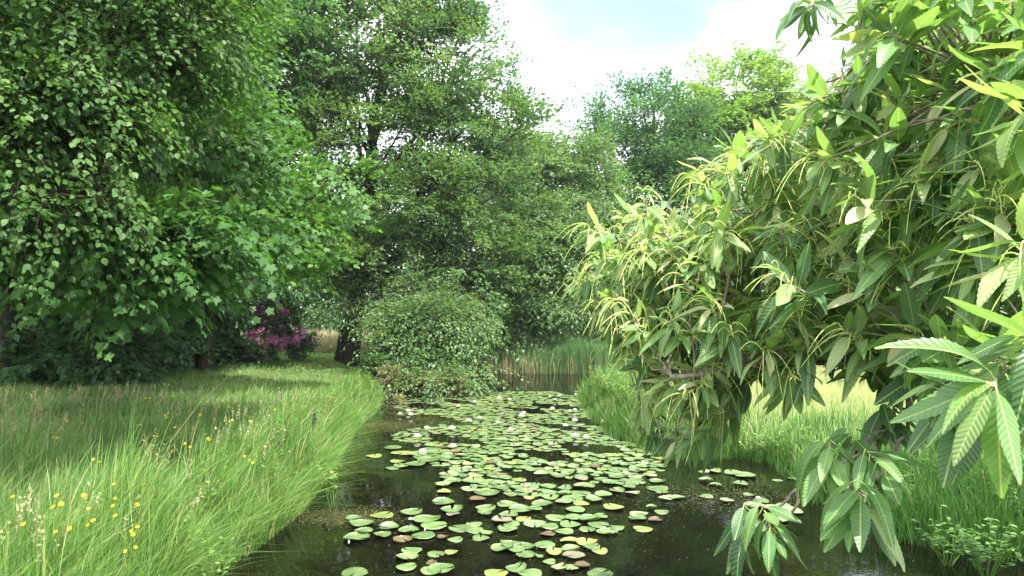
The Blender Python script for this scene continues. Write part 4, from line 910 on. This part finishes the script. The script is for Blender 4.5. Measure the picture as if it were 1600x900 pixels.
limb([P(1450, 180, 3.4), P(1500, 120, 2.6), P(1600, 160, 2.1)], .02, .008)
NN = np.concatenate(nodes); NR = np.concatenate(nrad)
# shoots: image region of the crown, distance grows with depth into the crown
outline = np.array([(1360, -60), (1330, 70), (1290, 130), (1170, 215), (1070, 265), (960, 335), (925, 350), (935, 410), (880, 445), (890, 470), (975, 520), (985, 560), (985, 640), (1025, 690), (1090, 695), (1140, 640), (1180, 560),
                    (1290, 545), (1400, 585), (1500, 625), (1620, 640), (1750, 640), (1750, -60)], float)
def inpoly(x, y, pl):
    c = False
    for i in range(len(pl)):
        a = pl[i]; b = pl[(i + 1) % len(pl)]
        if (a[1] > y) != (b[1] > y) and x < (b[0] - a[0]) * (y - a[1]) / (b[1] - a[1]) + a[0]: c = not c
    return c
shoots = []   # (pos, axis, nleaves, size, catkin, dark)
tries = 0
pts2 = []
while len(pts2) < 860 and tries < 40000:
    tries += 1
    x = cr_.uniform(860, 1750); y = cr_.uniform(-60, 740)
    if not inpoly(x, y, outline): continue
    if 1385 < x < 1590 and 395 < y < 490 and cr_.random() < .8: continue
    if 1380 < x < 1480 and 170 < y < 225 and cr_.random() < .75: continue
    layer = cr_.random()
    front = np.interp(x, [860, 1000, 1200, 1400, 1600, 1750], [3.2, 2.9, 2.55, 2.15, 1.75, 1.6]); back = np.interp(x, [860, 1000, 1200, 1400, 1600], [3.4, 3.7, 4.1, 4.3, 4.5])
    yy = front + (back - front) * layer ** .9
    q = P(x, y, yy)
    if any(np.linalg.norm(q - w_) < .092 for w_ in pts2): continue
    pts2.append(q); shoots.append([q, layer, x, y])
# hand-placed near shoots that read as individual whorls
for x, y, yy in [(1390, 385, 2.3), (1550, 605, 1.4), (1600, 375, 1.6), (1600, 520, 1.45), (1490, 635, 1.7), (1555, 555, 1.6), (1440, 530, 2.0), (1520, 430, 2.0), (1470, 610, 1.75), (1230, 440, 2.4), (1120, 360, 2.6), (1050, 500, 2.8), (1280, 250, 2.4), (1340, 300, 2.4), (1235, 585, 2.6), (1140, 520, 2.7), (1330, 510, 2.6), (1500, 550, 2.3), (1605, 160, 1.7), (1560, 205, 2.2), (1470, 260, 2.3)]:
    shoots.append([P(x, y, yy), .0, x, y])
special = [(1345, 800, 1.9), (1300, 735, 2.1), (1390, 745, 2.0), (1340, 705, 2.3), (1400, 665, 2.5), (1210, 835, 2.1), (1175, 835, 2.2), (1265, 10, 2.2), (1290, -10, 2.3)]
for x, y, yy in special: shoots.append([P(x, y, yy), -1, x, y])
gl = Geo(); gtw = Geo(); up3 = np.array([0, 0, 1.])
ncat = 0; gcat = Geo()
for si, (q, layer, sx_, sy_) in enumerate(shoots):
    dist = np.linalg.norm(NN - q, axis=1); j = dist.argmin()
    if layer == -1:
        src = {0: P(1330, 745, 2.1), 1: P(1350, 690, 2.4), 2: P(1390, 690, 2.4), 3: P(1400, 640, 2.6), 4: P(1420, 600, 2.7), 5: P(1245, 765, 2.3), 6: P(1245, 765, 2.3), 7: P(1340, -60, 2.5), 8: P(1360, -60, 2.6)}[len(shoots) - len(special) <= si and si - (len(shoots) - len(special))]
        rr = .006
    else: src = NN[j]; rr = min(NR[j] * .6, .0035 + .009 * dist[j])
    cv = curve(src, q, 6, bend=(0, 0, .05 * np.linalg.norm(q - src) * (layer >= 0)), jit=.015, r=cr_)
    tube(gtw, cv, np.linspace(rr, .0028, 6), 5, mat=0)
    ax = nrm(nrm(q - src) * .8 + np.array([-.55, -.25, .25]) + cr_.normal(0, .25, 3)); 
    if layer == -1: ax = nrm(np.array([-.1, -.3, -.35]) + cr_.normal(0, .15, 3))
    nl = cr_.integers(7, 12) + (2 if layer <= 0 else 0); sz = cr_.uniform(.14, .205) * np.interp(sx_, [900, 1150, 1400, 1600], [.66, .80, .95, 1.05]) * (.95 if layer == -1 else 1)
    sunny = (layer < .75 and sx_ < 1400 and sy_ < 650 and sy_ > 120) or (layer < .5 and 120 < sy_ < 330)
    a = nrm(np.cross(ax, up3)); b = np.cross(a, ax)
    base_r = np.clip(cr_.normal(.40, .2) - .12 * max(layer, 0), .03, .74) * (1 if layer >= 0 else .7)  # leaf tone drops with crown depth and on special sprigs, painting in shade
    for k in range(nl):
        an = k * 2.4 + cr_.normal(0, .2); tt = (k + .5) / nl
        rad = a * math.cos(an) + b * math.sin(an)
        p0 = q - ax * .10 * (1 - tt) ** 1.0
        d = nrm(rad * 1.0 + ax * (.35 + .5 * tt) + np.array([-.12, -.25, np.interp(sx_, [950, 1250], [-.38, -.12]) - .45 * cr_.random()]) + cr_.normal(0, .08, 3))
        pet = p0 + d * .018
        nn_ = nrm(up3 + rad * .45 + cr_.normal(0, .25, 3) + np.array([-.15, -.40, 0]))
        if abs(nn_ @ d) > .93: nn_ = nrm(nn_ + rad * .8 - ax * .5)
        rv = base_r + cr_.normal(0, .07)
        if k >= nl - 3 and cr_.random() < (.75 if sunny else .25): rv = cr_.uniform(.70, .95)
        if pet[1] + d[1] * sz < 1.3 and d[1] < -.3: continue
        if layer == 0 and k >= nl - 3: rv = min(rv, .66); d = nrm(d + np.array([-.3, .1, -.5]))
        s = sz * cr_.uniform(.8, 1.12) * (1 if k < nl - 2 else .72)
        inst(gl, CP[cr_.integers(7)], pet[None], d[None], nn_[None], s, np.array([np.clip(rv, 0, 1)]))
        prisms(gtw, p0[None], pet[None] + d[None] * .004, .0016, .0014, .9, 1)
    if layer >= 0 and ((layer < .8 and sx_ < 1340 and 200 < sy_ < 660) or (layer < .5 and 220 < sy_ < 400)):
        ncat += 1; gc = Geo() if ncat <= 95 else gcat
        for k in range(cr_.integers(11, 18)):
            an = k * 2.4 + cr_.random(); rad = a * math.cos(an) + b * math.sin(an); p0 = q + ax * cr_.uniform(-.12, .05)
            d0 = nrm(ax * .7 + rad * .9 + up3 * .35 + cr_.normal(0, .35, 3)); ln = cr_.uniform(.09, .20)
            t = np.linspace(0, 1, 11)[:, None]; pts = p0 + d0 * ln * (t * .75) + np.array([0, 0, -1]) * ln * .62 * t ** 2.1 + cr_.normal(0, .05, 3) * ln * t ** 2
            rd = np.where(np.arange(11) % 2, .0031, .0018) * (.45 + .55 * (1 - t[:, 0])); tube(gc, pts, rd, 4, rnd=cr_.random())
        if ncat <= 95: gc.build('catkin_cluster', M['catkin'], croot, corg, smooth=False)
tag(gcat.build('catkins', M['catkin'], croot, corg, smooth=False), kind='stuff')
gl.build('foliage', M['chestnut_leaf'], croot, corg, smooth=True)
gtw.build('twigs', [M['pale_bark'], M['catkin']], croot, corg)


# ------------------------------------------------------------------ air
hm_ = base_mat('air'); nt = hm_.node_tree
pv = nt.nodes.new('ShaderNodeVolumePrincipled'); pv.inputs['Color'].default_value = (.86, .93, .95, 1); pv.inputs['Density'].default_value = .0004; pv.inputs['Anisotropy'].default_value = .2
o = nt.nodes.new('ShaderNodeOutputMaterial'); nt.links.new(pv.outputs[0], o.inputs['Volume'])
g = Geo(); a = np.array([[x, y, z] for x in (-310, 310) for y in (-300, 335) for z in (-1.9, 17.5)], float)
g.add(a, [0, 1, 3, 2, 4, 6, 7, 5, 0, 4, 5, 1, 2, 3, 7, 6, 0, 2, 6, 4, 1, 5, 7, 3], [4] * 6)
tag(g.build('haze', hm_, smooth=False), 'faint summer haze in the air', 'haze', kind='stuff')
